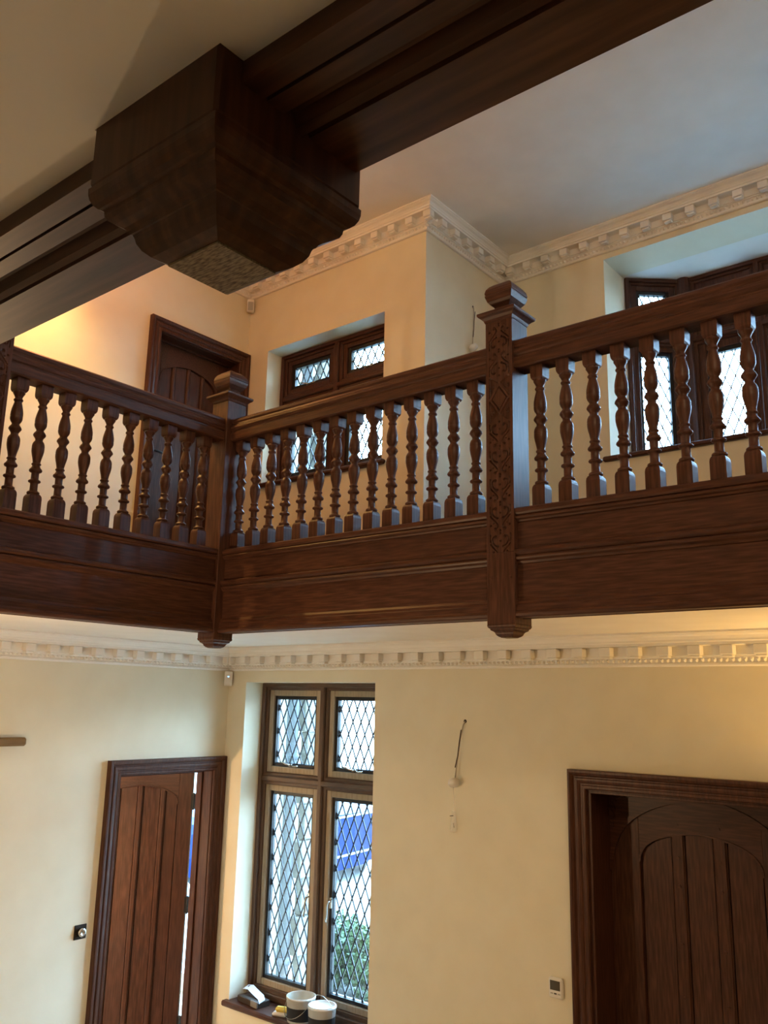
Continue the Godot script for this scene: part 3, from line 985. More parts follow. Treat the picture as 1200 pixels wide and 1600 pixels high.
func windows() -> void:
	var lo := rc(0.197, -2.03, 1.453, 0.137)
	leaded_window("window_1", "tall leaded diamond pane window in a brown timber frame", Transform3D(Basis.IDENTITY, Vector3(0, 0, -0.165)), lo, [[0.780, 0.870]], [[-0.60, -0.51]],
		[rc(0.252, -0.51, 0.780, 0.085), rc(0.870, -0.51, 1.398, 0.085), rc(0.252, -1.955, 0.780, -0.60), rc(0.870, -1.955, 1.398, -0.60)], 0.042, 0.024, 0.0745, 0.170, true, [M.frame_x, M.frame_y], [M.pale_x, M.pale_y], ["bottom", "bottom", "right", "left"])
	var up := rc(0.24, 1.665, 1.463, 2.785)
	leaded_window("window_2", "wide leaded diamond pane window in dark oak on the landing", Transform3D(Basis.IDENTITY, Vector3(0, 0, -0.150)), up, [[0.800, 0.905]], [[2.36, 2.45]],
		[rc(0.295, 2.45, 0.800, 2.735), rc(0.905, 2.45, 1.408, 2.735), rc(0.295, 1.715, 0.800, 2.36), rc(0.905, 1.715, 1.408, 2.36)], 0.036, 0.030, 0.072, 0.150, true, [M.oak_x, M.oak_y], [M.oak_x, M.oak_y], ["bottom", "bottom", "", ""])
	# bay: left cant, front, right cant
	var a := Vector3(2.707, 0, -1.395)
	var b := Vector3(3.046, 0, -1.69)
	var dir := (b - a).normalized()
	var cant := Transform3D(Basis(dir, Vector3.UP, dir.cross(Vector3.UP)), a)
	var ln := (b - a).length()
	leaded_window("window_3", "narrow canted leaded window at the return side of the bay", cant, rc(0.0, 1.735, ln, 3.255), [], [[2.70, 2.79]],
		[rc(0.055, 2.79, ln - 0.055, 3.205), rc(0.055, 1.785, ln - 0.055, 2.70)], 0.040, 0.024, 0.0745, 0.170, true, [M.oak_x, M.oak_y], [M.oak_x, M.oak_y], ["", ""])
	var fl := 1.565
	var lights := []
	var mull := []
	var mod := (fl - 0.16 - 0.18) / 3.0
	for r in [[2.79, 3.205], [1.785, 2.70]]:
		for i in 3:
			var x0 := 0.08 + i * (mod + 0.09)
			lights.append(rc(x0, r[0], x0 + mod, r[1]))
	for i in 2:
		mull.append([0.08 + mod + i * (mod + 0.09), 0.08 + (i + 1) * (mod + 0.09)])
	leaded_window("window_4", "broad leaded front window of the bay in dark oak", Transform3D(Basis.IDENTITY, Vector3(3.046, 0, -1.69)), rc(0.0, 1.735, fl, 3.255), mull, [[2.70, 2.79]], lights, 0.055, 0.030, 0.0745, 0.170, true, [M.oak_x, M.oak_y], [M.oak_x, M.oak_y], [])
	for px in [3.046, 5.677]:
		var post := ms()
		lathe(post, [Vector2(0.0, 1.735), Vector2(0.052, 1.735), Vector2(0.052, 3.255), Vector2(0.0, 3.255)], Vector3(px, 0, -1.705), 12, false)
		struct("trim_6" if px < 4.0 else "trim_7", post, M.oak_y, "dark oak corner post between canted and front lights of the bay", "post").set_meta("group", "bay corner posts")
	var more := []  # extra lights out of view, added to bring more daylight upstairs
	for r in [[2.79, 3.205], [1.785, 2.70]]:
		for i in 2:
			more.append(rc(0.08 + i * (mod + 0.09), r[0], 0.08 + i * (mod + 0.09) + mod, r[1]))
	leaded_window("window_6", "two added unseen front lights widening the bay for more daylight", Transform3D(Basis.IDENTITY, Vector3(4.611, 0, -1.69)), rc(0.0, 1.735, 1.066, 3.255), [[0.08 + mod, 0.17 + mod]], [[2.70, 2.79]], more, 0.055, 0.030, 0.0745, 0.170, false, [M.oak_x, M.oak_y], [M.oak_x, M.oak_y], [])
	var c := Vector3(5.677, 0, -1.69)
	var e := Vector3(6.019, 0, -1.395)
	dir = (e - c).normalized()
	leaded_window("window_5", "narrow canted window at the stair side of the bay", Transform3D(Basis(dir, Vector3.UP, dir.cross(Vector3.UP)), c), rc(0.0, 1.735, (e - c).length(), 3.255), [], [[2.70, 2.79]],
		[rc(0.055, 2.79, ln - 0.055, 3.205), rc(0.055, 1.785, ln - 0.055, 2.70)], 0.040, 0.024, 0.0745, 0.170, false, [M.oak_x, M.oak_y], [M.oak_x, M.oak_y], [])
	# sills
	var st := ms()
	bx(st, Vector3(0.160, -2.066, -0.01), Vector3(1.49, -2.030, 0.045), Transform3D.IDENTITY, 0.010)
	bx(st, Vector3(0.197, -2.062, -0.26), Vector3(1.453, -2.030, 0.0))
	struct("trim_4", st, M.oak_x, "dark oak sill board under the tall leaded window", "window sill")
	st = ms()
	bx(st, Vector3(0.205, 1.630, -0.01), Vector3(1.50, 1.665, 0.040), Transform3D.IDENTITY, 0.012)
	bx(st, Vector3(0.24, 1.632, -0.26), Vector3(1.463, 1.665, 0.0))
	struct("trim_5", st, M.oak_x, "dark oak sill board under the landing window", "window sill")

# ------------------------------------------------------------------ doors
const ARCHITRAVE := [[0.0, 0.0], [0.0, 0.018], [0.006, 0.024], [0.018, 0.024], [0.022, 0.020], [0.030, 0.020], [0.034, 0.026], [0.046, 0.030], [0.056, 0.030], [0.060, 0.024], [0.066, 0.024], [0.074, 0.036], [0.086, 0.042], [0.096, 0.042], [0.100, 0.036], [0.100, 0.0]]

# four-centred arch as points from (-hw, spring) over (0, apex) to (hw, spring)
func tudor(cx: float, hw: float, spring: float, apex: float, n := 9) -> Array:
	var o := []
	var rise := apex - spring
	var left := bez(Vector2(-hw, spring), Vector2(-hw, spring + rise * 0.62), Vector2(-hw * 0.62, apex - rise * 0.10), Vector2(0, apex), n)
	for p in left:
		o.append(Vector2(cx + p.x, p.y))
	for i in range(left.size() - 2, -1, -1):
		o.append(Vector2(cx - left[i].x, left[i].y))
	return o

# leaf in local (u, v): u from 0 (hinge) to w; face at z = 0 looking to +z
func leaf(parent: Node, w: float, v0: float, v1: float, xf: Transform3D, stile: float, apex: float, spring: float, munt: Array, pegs: bool) -> Node3D:
	var o := Node3D.new()
	o.name = "leaf"
	parent.add_child(o, true)
	o.transform = xf
	var st := ms()
	bx(st, Vector3(0, v0, -0.045), Vector3(w, v1, -0.030))
	obj("backing", st, M.oak_y, o)
	st = ms()
	bx(st, Vector3(0, v0, -0.03), Vector3(stile, v1, 0), Transform3D.IDENTITY, 0.003)
	obj("stile", st, M.oak_y, o)
	st = ms()
	bx(st, Vector3(w - stile, v0, -0.03), Vector3(w, v1, 0), Transform3D.IDENTITY, 0.003)
	obj("stile", st, M.oak_y, o)
	st = ms()
	bx(st, Vector3(stile, v0, -0.03), Vector3(w - stile, v0 + 0.2, -0.0005), Transform3D.IDENTITY, 0.003)
	obj("bottom_rail", st, M.oak_x, o)
	var arch := tudor(w / 2, w / 2 - stile, spring, apex)
	var poly := PackedVector2Array()
	for p in arch:
		poly.append(p)
	poly.append(Vector2(w - stile, v1))
	poly.append(Vector2(stile, v1))
	st = ms()
	prism(st, poly, -0.03, -0.001)
	obj("arched_rail", st, M.oak_x, o)
	# raised lip along the arch
	st = ms()
	strap(st, arch, 0.010, -0.012, 0.004, Transform3D.IDENTITY)
	obj("arch_bead", st, M.oak_x, o)
	var xs := [stile]
	for m in munt:
		xs.append(m[0])
		xs.append(m[1])
		st = ms()
		bx(st, Vector3(m[0], v0 + 0.19, -0.03), Vector3(m[1], arch_at(arch, (m[0] + m[1]) / 2) + 0.01, -0.003), Transform3D.IDENTITY, 0.004)
		bx(st, Vector3(m[0] - 0.005, v0 + 0.19, -0.03), Vector3(m[1] + 0.005, arch_at(arch, m[0]) + 0.003, -0.010), Transform3D.IDENTITY, 0.002)
		obj("muntin", st, M.oak_y, o)
	xs.append(w - stile)
	for i in range(0, xs.size(), 2):
		st = ms()
		var top := PackedVector2Array([Vector2(xs[i] + 0.010, v0 + 0.19), Vector2(xs[i + 1] - 0.010, v0 + 0.19)])
		var steps := 5
		for k in steps + 1:
			var x: float = lerp(xs[i + 1] - 0.010, xs[i] + 0.010, float(k) / steps)
			top.append(Vector2(x, arch_at(arch, x) - 0.009))
		prism(st, top, -0.031, -0.018 + 0.001 * (i % 3))
		obj("plank", st, M.oak_y, o)
	if pegs:
		for m in munt:
			for y in [apex + 0.035, apex - 0.13, apex - 0.27, apex - 0.55, apex - 0.8]:
				st = ms()
				var pg := PackedVector2Array()
				for k in 9:
					pg.append(Vector2((m[0] + m[1]) / 2 + cos(TAU * k / 9) * 0.009, y + sin(TAU * k / 9) * 0.009))
				prism(st, pg, -0.006, 0.002)
				obj("peg", st, M.oak_x, o)
	return o

func arch_at(arch: Array, x: float) -> float:
	for i in arch.size() - 1:
		if x >= arch[i].x and x <= arch[i + 1].x and arch[i + 1].x > arch[i].x:
			return lerp(arch[i].y, arch[i + 1].y, (x - arch[i].x) / (arch[i + 1].x - arch[i].x))
	return arch[0].y

func architrave(parent: Node, u0: float, u1: float, v0: float, v1: float, xf: Transform3D) -> void:
	# up one side, over the head and down the other, so that the profile grows away from the opening
	var st := ms()
	var turn := xf * Transform3D(Basis(Vector3(1, 0, 0), Vector3(0, 0, 1), Vector3(0, 1, 0)), Vector3.ZERO)
	mould(st, prof_of(ARCHITRAVE), [Vector2(u0, v0), Vector2(u0, v1), Vector2(u1, v1), Vector2(u1, v0)], turn)
	obj("architrave", st, M.oak_y, parent)

func lining(parent: Node, u0: float, u1: float, v0: float, v1: float, depth: float, stop0: float, stop1: float, xf: Transform3D) -> void:
	var st := ms()
	var t := 0.006
	bx(st, Vector3(u0 - 0.002, v0, -depth), Vector3(u0 + t, v1, 0.001), xf)
	bx(st, Vector3(u1 - t, v0, -depth), Vector3(u1 + 0.002, v1, 0.001), xf)
	bx(st, Vector3(u0, v1 - t, -depth), Vector3(u1, v1 + 0.002, 0.001), xf)
	obj("lining", st, M.oak_y, parent)
	st = ms()
	bx(st, Vector3(u0 + t, v0, -stop1), Vector3(u0 + t + 0.014, v1, -stop0), xf, 0.002)
	bx(st, Vector3(u1 - t - 0.014, v0, -stop1), Vector3(u1 - t, v1, -stop0), xf, 0.002)
	bx(st, Vector3(u0 + t, v1 - t - 0.014, -stop1), Vector3(u1 - t, v1 - t, -stop0), xf, 0.002)
	obj("door_stop", st, M.oak_y, parent)

func doors() -> void:
	var L := on_left()
	# lower side door, standing ajar into the next room
	var d := thing("door_1", "arched oak plank door standing ajar in the lower side wall", "door", Vector3.ZERO, "", "structure")
	architrave(d, 0.105, 0.905, FLOOR_Y, -0.505, L)
	lining(d, 0.105, 0.905, FLOOR_Y, -0.505, 0.17, 0.095, 0.130, L)
	var ang := deg_to_rad(48.0)
	var e := Vector3(-sin(ang), 0, cos(ang))
	var nn := Vector3(cos(ang), 0, sin(ang))
	var lx := Transform3D(Basis(-e, Vector3.UP, nn), Vector3(-0.205, 0, 0.110) + e * 0.775)
	var lf := leaf(d, 0.775, FLOOR_Y + 0.008, -0.518, lx, 0.105, -0.630, -0.765, [[0.205, 0.235], [0.372, 0.403], [0.540, 0.570]], false)
	for y in [-0.74, -1.46, -2.25]:
		var st := ms()
		bx(st, Vector3(0.765, y - 0.055, -0.004), Vector3(0.800, y + 0.055, 0.002))
		tube(st, [Vector3(0.787, y - 0.06, 0.004), Vector3(0.787, y + 0.06, 0.004)], 0.007)
		obj("hinge", st, M.iron, lf)
	# upper side door, shut
	d = thing("door_2", "arched oak plank door shut at the end of the landing", "door", Vector3.ZERO, "", "structure")
	architrave(d, 0.105, 0.875, FLOOR_UP, 2.70, L)
	lining(d, 0.105, 0.875, FLOOR_UP, 2.70, 0.17, 0.085, 0.110, L)
	var flip := Transform3D(Basis(Vector3(0, 0, -1), Vector3.UP, Vector3(1, 0, 0)), Vector3(-0.115, 0, 0.868))
	lf = leaf(d, 0.756, FLOOR_UP + 0.008, 2.690, flip, 0.10, 2.555, 2.38, [[0.225, 0.250], [0.366, 0.391], [0.507, 0.532]], false)
	var hs := ms()
	bx(hs, Vector3(0.035, 1.71, 0.0), Vector3(0.075, 1.87, 0.006), Transform3D.IDENTITY, 0.002)
	tube(hs, [Vector3(0.055, 1.80, 0.0), Vector3(0.055, 1.80, 0.05), Vector3(0.10, 1.80, 0.055), Vector3(0.165, 1.795, 0.05)], 0.009)
	obj("handle", hs, M.iron, lf)
	# arched door in the back wall
	d = thing("door_3", "broad arched oak door deep in a moulded frame", "door", Vector3.ZERO, "", "structure")
	var I := Transform3D.IDENTITY
	architrave(d, 2.95, 3.93, FLOOR_Y, -0.425, I)
	lining(d, 2.95, 3.93, FLOOR_Y, -0.425, 0.36, 0.0, 0.010, I)
	lf = leaf(d, 0.968, FLOOR_Y + 0.008, -0.432, Transform3D(Basis.IDENTITY, Vector3(2.956, 0, -0.255)), 0.165, -0.628, -0.80, [[0.345, 0.405], [0.563, 0.623]], true)
	# arched head of the frame with carved spandrels
	var arch := tudor(3.44, 0.478, -0.86, -0.452, 12)
	var st := ms()
	strap(st, arch, 0.026, -0.258, -0.236, I)
	obj("arch_mould", st, M.oak_x, d)
	for s in [0, 1]:
		var poly := PackedVector2Array()
		var half := arch.slice(0, arch.size() / 2 + 1) if s == 0 else arch.slice(arch.size() / 2)
		for p in half:
			poly.append(p)
		var cx := 2.957 if s == 0 else 3.923
		if s == 0:
			poly.append(Vector2(3.44, -0.432))
			poly.append(Vector2(cx, -0.432))
		else:
			poly.append(Vector2(cx, -0.432))
			poly.append(Vector2(3.44, -0.432))
		st = ms()
		prism(st, poly, -0.256, -0.244)
		var sg := 1.0 if s == 0 else -1.0
		for k in 4:
			var ox := cx + sg * (0.025 + k * 0.055)
			strap(st, [Vector2(ox, -0.44), Vector2(ox + sg * 0.02, -0.452 - 0.012 * (3 - k)), Vector2(ox + sg * 0.045, -0.448 - 0.008 * (3 - k)), Vector2(ox + sg * 0.06, -0.44)], 0.010, -0.245, -0.236, I)
			strap(st, [Vector2(cx + sg * 0.012, -0.46 - k * 0.045), Vector2(cx + sg * (0.035 - k * 0.004), -0.475 - k * 0.045), Vector2(cx + sg * (0.045 - k * 0.008), -0.50 - k * 0.045)], 0.009, -0.245, -0.236, I)
		obj("spandrel", st, M.oak_x, d).set_meta("label", "leaf carved spandrel")

# ------------------------------------------------------------------ small things
func cable_light(label: String, at: Vector3, out: Vector3, side: Vector3, long: bool) -> void:
	var o := thing("lamp_cable", label, "cable", at, "bare wall light cables")
	var dn := Vector3(0, -1, 0)
	var st := ms()
	var ring := []
	for k in 13:
		ring.append(side * cos(TAU * k / 12) * 0.011 + Vector3.UP * sin(TAU * k / 12) * 0.011 + out * 0.001)
	for k in 12:
		tri(st, out * 0.0015, ring[k], ring[k + 1])
	obj("wall_hole", st, M.hole, o)
	st = ms()
	tube(st, [out * 0.0, out * 0.012 + dn * 0.02 - side * 0.006, out * 0.022 + dn * 0.10 - side * 0.022, out * 0.026 + dn * 0.20 - side * 0.036, out * 0.03 + dn * 0.33 - side * 0.052], 0.0042)
	obj("flex", st, M.cable, o)
	st = ms()
	tube(st, [out * 0.027 + dn * 0.05 - side * 0.012, out * 0.028 + dn * 0.13 - side * 0.026, out * 0.030 + dn * 0.20 - side * 0.034, out * 0.034 + dn * 0.27 - side * 0.050], 0.0030)
	obj("core_wire", st, M.cable_brown, o)
	# disc-shaped terminal cap, hanging tilted
	var xf := Transform3D(Basis(side, -0.45) * Basis(out, 0.42), out * 0.040 + dn * 0.355 - side * 0.056)
	st = ms()
	lathe(st, [Vector2(0.0, 0.020), Vector2(0.018, 0.020), Vector2(0.030, 0.014), Vector2(0.034, 0.004), Vector2(0.034, -0.012), Vector2(0.028, -0.020), Vector2(0.0, -0.022)], Vector3.ZERO, 20, true, xf)
	obj("lamp_holder", st, M.white_plastic, o)
	if not long:
		return
	st = ms()
	tube(st, [out * 0.036 + dn * 0.375 - side * 0.060, out * 0.03 + dn * 0.44 - side * 0.060, out * 0.03 + dn * 0.52 - side * 0.062], 0.0022)
	obj("drop_wire", st, M.clear_plastic, o)
	st = ms()
	lathe(st, [Vector2(0.010, 0.0), Vector2(0.014, -0.02), Vector2(0.018, -0.06), Vector2(0.022, -0.10), Vector2(0.018, -0.115), Vector2(0.0, -0.12)], out * 0.03 + dn * 0.52 - side * 0.062, 14)
	obj("clear_sleeve", st, M.clear_plastic, o)
	st = ms()
	tube(st, [out * 0.052 + dn * 0.545 - side * 0.074, out * 0.052 + dn * 0.542 - side * 0.050], 0.0022)
	obj("wire_end", st, M.cable_brown, o)
	st = ms()
	tube(st, [out * 0.032 + dn * 0.585 - side * 0.062, out * 0.032 + dn * 0.612 - side * 0.058], 0.0022)
	obj("wire_end", st, M.cable_brown, o)

func small_things() -> void:
	cable_light("white flex and terminal cap hanging from a hole between leaded window and arched door", Vector3(2.164, -0.092, 0.0), Vector3(0, 0, 1), Vector3(1, 0, 0), true)
	cable_light("white flex and terminal cap hanging from the return wall upstairs", Vector3(1.83, 2.949, -0.603), Vector3(1, 0, 0), Vector3(0, 0, -1), false)
	# alarm sensors in the corner
	for s in [["small white motion sensor in the corner under the lower cornice", 0.163, true], ["small white motion sensor in the corner under the upper cornice", 3.225, false]]:
		var o := thing("motion_sensor", s[0], "sensor", Vector3(0.045, s[1], 0.045))
		o.rotation.y = PI / 4
		var st := ms()
		bx(st, Vector3(-0.030, -0.055, -0.020), Vector3(0.030, 0.055, 0.016), Transform3D.IDENTITY, 0.006)
		obj("body", st, M.white_plastic, o)
		st = ms()
		bx(st, Vector3(-0.022, -0.048, 0.010), Vector3(0.022, 0.030, 0.0195), Transform3D.IDENTITY, 0.004)
		obj("lens", st, M.grey_plastic if not s[2] else M.white_plastic, o)
		if s[2]:
			st = ms()
			bx(st, Vector3(-0.005, 0.010, 0.018), Vector3(0.005, 0.017, 0.021))
			obj("indicator_light", st, M.led, o)
	# thermostat
	var t := thing("thermostat", "white digital wall thermostat beside the arched door frame", "thermostat", Vector3(2.745, -1.440, 0.0))
	var st := ms()
	bx(st, Vector3(-0.041, -0.050, 0.0), Vector3(0.041, 0.050, 0.022), Transform3D.IDENTITY, 0.007)
	obj("case", st, M.white_plastic, t)
	st = ms()
	bx(st, Vector3(-0.030, -0.010, 0.018), Vector3(0.028, 0.036, 0.0232))
	obj("screen", st, M.lcd, t)
	for k in 3:
		st = ms()
		bx(st, Vector3(-0.028 + k * 0.021, -0.029, 0.018), Vector3(-0.013 + k * 0.021, -0.023, 0.0235))
		obj("button", st, M.iron if k == 1 else M.grey_plastic, t)
	# dimmer
	var dm := thing("dimmer_switch", "dark square dimmer switch plate with silver knob beside the open door", "switch", Vector3(0.0, -1.437, 1.100))
	dm.rotation.y = PI / 2
	st = ms()
	bx(st, Vector3(-0.043, -0.043, 0.0), Vector3(0.043, 0.043, 0.007), Transform3D.IDENTITY, 0.003)
	obj("plate", st, M.bronze, dm)
	st = ms()
	var to_wall := Transform3D(Basis(Vector3.RIGHT, PI / 2), Vector3.ZERO)
	lathe(st, [Vector2(0.021, 0.006), Vector2(0.021, 0.010), Vector2(0.026, 0.012), Vector2(0.026, 0.030), Vector2(0.023, 0.034), Vector2(0.010, 0.034), Vector2(0.008, 0.030), Vector2(0.0, 0.030)], Vector3.ZERO, 22, true, to_wall)
	obj("knob", st, M.chrome, dm)
	# shelf end on the left wall
	st = ms()
	bx(st, Vector3(0.0, -0.294, 1.632), Vector3(0.075, -0.244, 2.75), Transform3D.IDENTITY, 0.010)
	tag(obj("shelf", st, M.khaki), "thin khaki timber shelf end on the lower side wall", "shelf")
	sill_things()

func tub(label: String, at: Vector3, r: float, h: float, open: bool) -> void:
	var o := thing("paint_tub", label, "tub", at, "paint tubs on the sill")
	var st := ms()
	lathe(st, [Vector2(0, 0), Vector2(r * 0.88, 0), Vector2(r * 0.97, h - 0.012), Vector2(r, h - 0.012), Vector2(r, h), Vector2(r * 0.94, h)], Vector3.ZERO, 32)
	obj("body", st, M.tub_white, o)
	st = ms()
	if open:
		lathe(st, [Vector2(r * 0.94, h), Vector2(r * 0.90, h * 0.35), Vector2(0, h * 0.35)], Vector3.ZERO, 32)
		obj("inside", st, M.tub_inside, o)
	else:
		lathe(st, [Vector2(r * 0.955, h), Vector2(r * 0.955, h + 0.004), Vector2(r * 0.90, h + 0.004), Vector2(r * 0.88, h - 0.004), Vector2(0, h - 0.004)], Vector3.ZERO, 32)
		obj("lid", st, M.tub_white, o)
	st = ms()
	lathe(st, [Vector2(r * 0.893, h * 0.10), Vector2(r * 0.950, h * 0.62)], Vector3.ZERO, 32)
	obj("printed_label", st, M.tub_label, o)
	# handle wire
	st = ms()
	var pts := []
	if open:
		for k in 13:
			var a := PI * k / 12.0
			pts.append(Vector3(cos(a) * r * 1.02, h * 0.86 - sin(a) * h * 0.62, sin(a) * r * 0.9 + 0.012 + r * 0.1 * sin(a)))
	else:
		for k in 13:
			var a := PI * k / 12.0
			pts.append(Vector3(cos(a) * r * 1.02, h * 0.86 + sin(a) * 0.085, sin(a) * r * 0.25))
	tube(st, pts, 0.0016, 6)
	obj("handle", st, M.chrome, o)

func sill_things() -> void:
	var y := -2.030
	tub("open white paint tub with dark label in the tall leaded window", Vector3(0.845, y, -0.045), 0.098, 0.150, true)
	tub("lidded white paint tub with wire handle at the sill front", Vector3(1.075, y, 0.0), 0.092, 0.150, false)
	# brush / sponge
	var b := thing("sponge_block", "yellow sponge block with white filler pot beside the open tub", "sponge", Vector3(0.70, y, -0.02))
	b.rotation.y = 0.4
	var st := ms()
	bx(st, Vector3(-0.045, 0.026, -0.022), Vector3(0.055, 0.058, 0.022), Transform3D.IDENTITY, 0.012)
	obj("sponge", st, M.sponge, b)
	st = ms()
	bx(st, Vector3(-0.065, 0.0, -0.026), Vector3(0.035, 0.026, 0.026), Transform3D.IDENTITY, 0.010)
	obj("backing_pad", st, M.filler, b)
	# sanding block with paper
	var s := thing("sanding_tray", "dark tool tray with a folded blue-white paper on top", "tool", Vector3(0.375, y, -0.065))
	s.rotation.y = -0.12
	st = ms()
	bx(st, Vector3(-0.115, 0.0, -0.055), Vector3(0.115, 0.038, 0.055), Transform3D.IDENTITY, 0.004)
	obj("tray", st, M.dark_tool, s)
	st = ms()
	bx(st, Vector3(0.045, 0.002, 0.050), Vector3(0.120, 0.044, 0.062), Transform3D.IDENTITY, 0.004)
	obj("end_plate", st, M.grey_tool, s)
	st = ms()
	var pr := [Vector3(-0.13, 0.075, -0.035), Vector3(-0.08, 0.082, -0.04), Vector3(0.0, 0.066, -0.03), Vector3(0.07, 0.056, -0.02), Vector3(0.125, 0.046, 0.01)]
	for i in pr.size() - 1:
		var a: Vector3 = pr[i]
		var c: Vector3 = pr[i + 1]
		var w := Vector3(0, -0.012, 0.035)
		var th := Vector3(0, -0.003, 0)
		face(st, a - w * 0.4, c - w * 0.4, c + w, a + w, Vector3.UP)
		face(st, a - w * 0.4 + th, c - w * 0.4 + th, c + w + th, a + w + th, Vector3.DOWN)
		quad(st, a + w, c + w, c + w + th, a + w + th)
	obj("paper", st, M.paper, s)
	st = ms()
	tube(st, [Vector3(-0.11, 0.036, -0.03), Vector3(-0.12, 0.060, -0.032), Vector3(-0.10, 0.078, -0.036)], 0.010)
	obj("clamp", st, M.grey_tool, s)

# ------------------------------------------------------------------ lamps
func hung_bulb(label: String, at: Vector3, top: float, energy: float, col: Color) -> void:
	var o := thing("hanging_bulb", label, "lamp", at, "bare bulbs on flex")
	var st := ms()
	tube(st, [Vector3(0, top - at.y, 0), Vector3(0, 0.10, 0)], 0.004)
	obj("flex", st, M.cable, o)
	st = ms()
	lathe(st, [Vector2(0.0, 0.112), Vector2(0.014, 0.110), Vector2(0.018, 0.09), Vector2(0.018, 0.045), Vector2(0.0, 0.045)], Vector3.ZERO, 16)
	obj("lamp_holder", st, M.iron, o)
	st = ms()
	lathe(st, [Vector2(0.013, 0.048), Vector2(0.016, 0.034), Vector2(0.028, 0.014), Vector2(0.031, -0.004), Vector2(0.026, -0.022), Vector2(0.012, -0.032), Vector2(0.0, -0.034)], Vector3.ZERO, 18)
	obj("bulb", st, M.bulb, o)
	var l := OmniLight3D.new()
	l.name = "bulb_glow"
	l.light_color = col
	l.light_energy = energy
	l.omni_range = 15.0
	l.omni_attenuation = 2.0
	l.light_size = 0.03
	l.shadow_enabled = true
	o.add_child(l, true)

func downlight(label: String, at: Vector3, energy: float, angle: float, col: Color) -> void:
	var o := thing("ceiling_downlight", label, "ceiling light", at)
	var st := ms()
	lathe(st, [Vector2(0.035, 0.002), Vector2(0.038, -0.006), Vector2(0.050, -0.006), Vector2(0.052, 0.002)], Vector3.ZERO, 24)
	obj("bezel", st, M.brass, o)
	st = ms()
	lathe(st, [Vector2(0.0, -0.002), Vector2(0.036, -0.002), Vector2(0.036, 0.0)], Vector3.ZERO, 24)
	obj("lamp_face", st, M.bulb, o)
	var l := SpotLight3D.new()
	l.name = "lamp_beam"
	l.light_color = col
	l.light_energy = energy
	l.spot_angle = angle
	l.spot_range = 12.0
	l.spot_attenuation = 2.0
	l.spot_angle_attenuation = 0.8
	l.light_size = 0.03
	l.shadow_enabled = true
	o.add_child(l, true)
	l.position = Vector3(0, -0.015, 0)
	l.rotation_degrees = Vector3(-90, 0, 0)

# added fill lamp out of view, its globe wide to soften shadow edges
func fill_globe_lamp(label: String, at: Vector3, top: float, energy: float, col: Color) -> void:
	var o := thing("fill_globe_lamp", label, "lamp", at)
	var st := ms()
	tube(st, [Vector3(0, top - at.y, 0), Vector3(0, 0.2, 0)], 0.004)
	obj("flex", st, M.cable, o)
	st = ms()
	var pr := []
	for i in 17:
		var a := -PI / 2 + PI * i / 16.0
		pr.append(Vector2(max(cos(a) * 0.215, 0.0), sin(a) * 0.205 + (0.0025 if i % 2 == 0 else -0.0025)))
	lathe(st, pr, Vector3.ZERO, 28)
	obj("fill_lamp_globe", st, M.bulb, o)
	var l := OmniLight3D.new()
	l.name = "globe_glow"
	l.light_color = col
	l.light_energy = energy
	l.omni_range = 15.0
	l.omni_attenuation = 2.0
	l.light_size = 0.19
	l.shadow_enabled = true
	o.add_child(l, true)

# wall lamp: an opaque cup, open at the top, with the bulb just under its rim
func wall_lamp(label: String, at: Vector3, energy: float, col: Color) -> void:
	var o := thing("wall_lamp", label, "lamp", at)
	var st := ms()
	lathe(st, [Vector2(0.0, -0.130), Vector2(0.022, -0.128), Vector2(0.040, -0.10), Vector2(0.070, 0.0), Vector2(0.067, 0.0), Vector2(0.037, -0.098), Vector2(0.0, -0.112)], Vector3.ZERO, 28)
	obj("lamp_shade", st, M.brass, o)
	st = ms()
	tube(st, [Vector3(0, -0.12, 0), Vector3(0, -0.15, -0.03), Vector3(0, -0.15, -at.z)], 0.008)
	obj("arm", st, M.brass, o)
	st = ms()
	bx(st, Vector3(-0.04, -0.20, -at.z), Vector3(0.04, -0.10, -at.z + 0.012), Transform3D.IDENTITY, 0.004)
	obj("back_plate", st, M.brass, o)
	st = ms()
	lathe(st, [Vector2(0.0, -0.095), Vector2(0.012, -0.09), Vector2(0.018, -0.055), Vector2(0.020, -0.035), Vector2(0.012, -0.018), Vector2(0.0, -0.014)], Vector3.ZERO, 16)
	obj("bulb", st, M.bulb, o)
	var l := OmniLight3D.new()
	l.name = "bulb_glow"
	l.light_color = col
	l.light_energy = energy
	l.omni_range = 15.0
	l.omni_attenuation = 2.0
	l.light_size = 0.012
	l.shadow_enabled = true
	o.add_child(l, true)
	l.position = Vector3(0, -0.028, 0)

func lamps() -> void:
	var amber := Color(1.0, 0.61, 0.36)
	var warm := Color(1.0, 0.835, 0.635)
	downlight("recessed brass downlight washing the side wall by the carved newel", Vector3(0.28, CEIL_UP, 2.20), 9.0, 50.0, Color(1.0, 0.80, 0.46))
	hung_bulb("bare bulb on a flex over the side gallery by the carved newel", Vector3(0.85, 2.95, 1.85), CEIL_UP, 0.52, amber)
	fill_globe_lamp("added unseen fill globe lamp above the stair end of the gallery", Vector3(6.6, 2.55, 4.9), CEIL_UP, 3.6, Color(1.0, 0.87, 0.71))
	wall_lamp("brass cup wall lamp right of the arched door", Vector3(4.60, -0.47, 0.11), 1.3, Color(1.0, 0.78, 0.46))
	hung_bulb("bare bulb on a flex under the side gallery soffit by the shelf", Vector3(1.6, -0.60, 3.2), CEIL_LOW, 1.65, warm)
	hung_bulb("bare bulb on a flex in the room beyond the open door", Vector3(-0.75, -1.25, 1.5), CEIL_LOW, 1.8, Color(1.0, 0.77, 0.50))

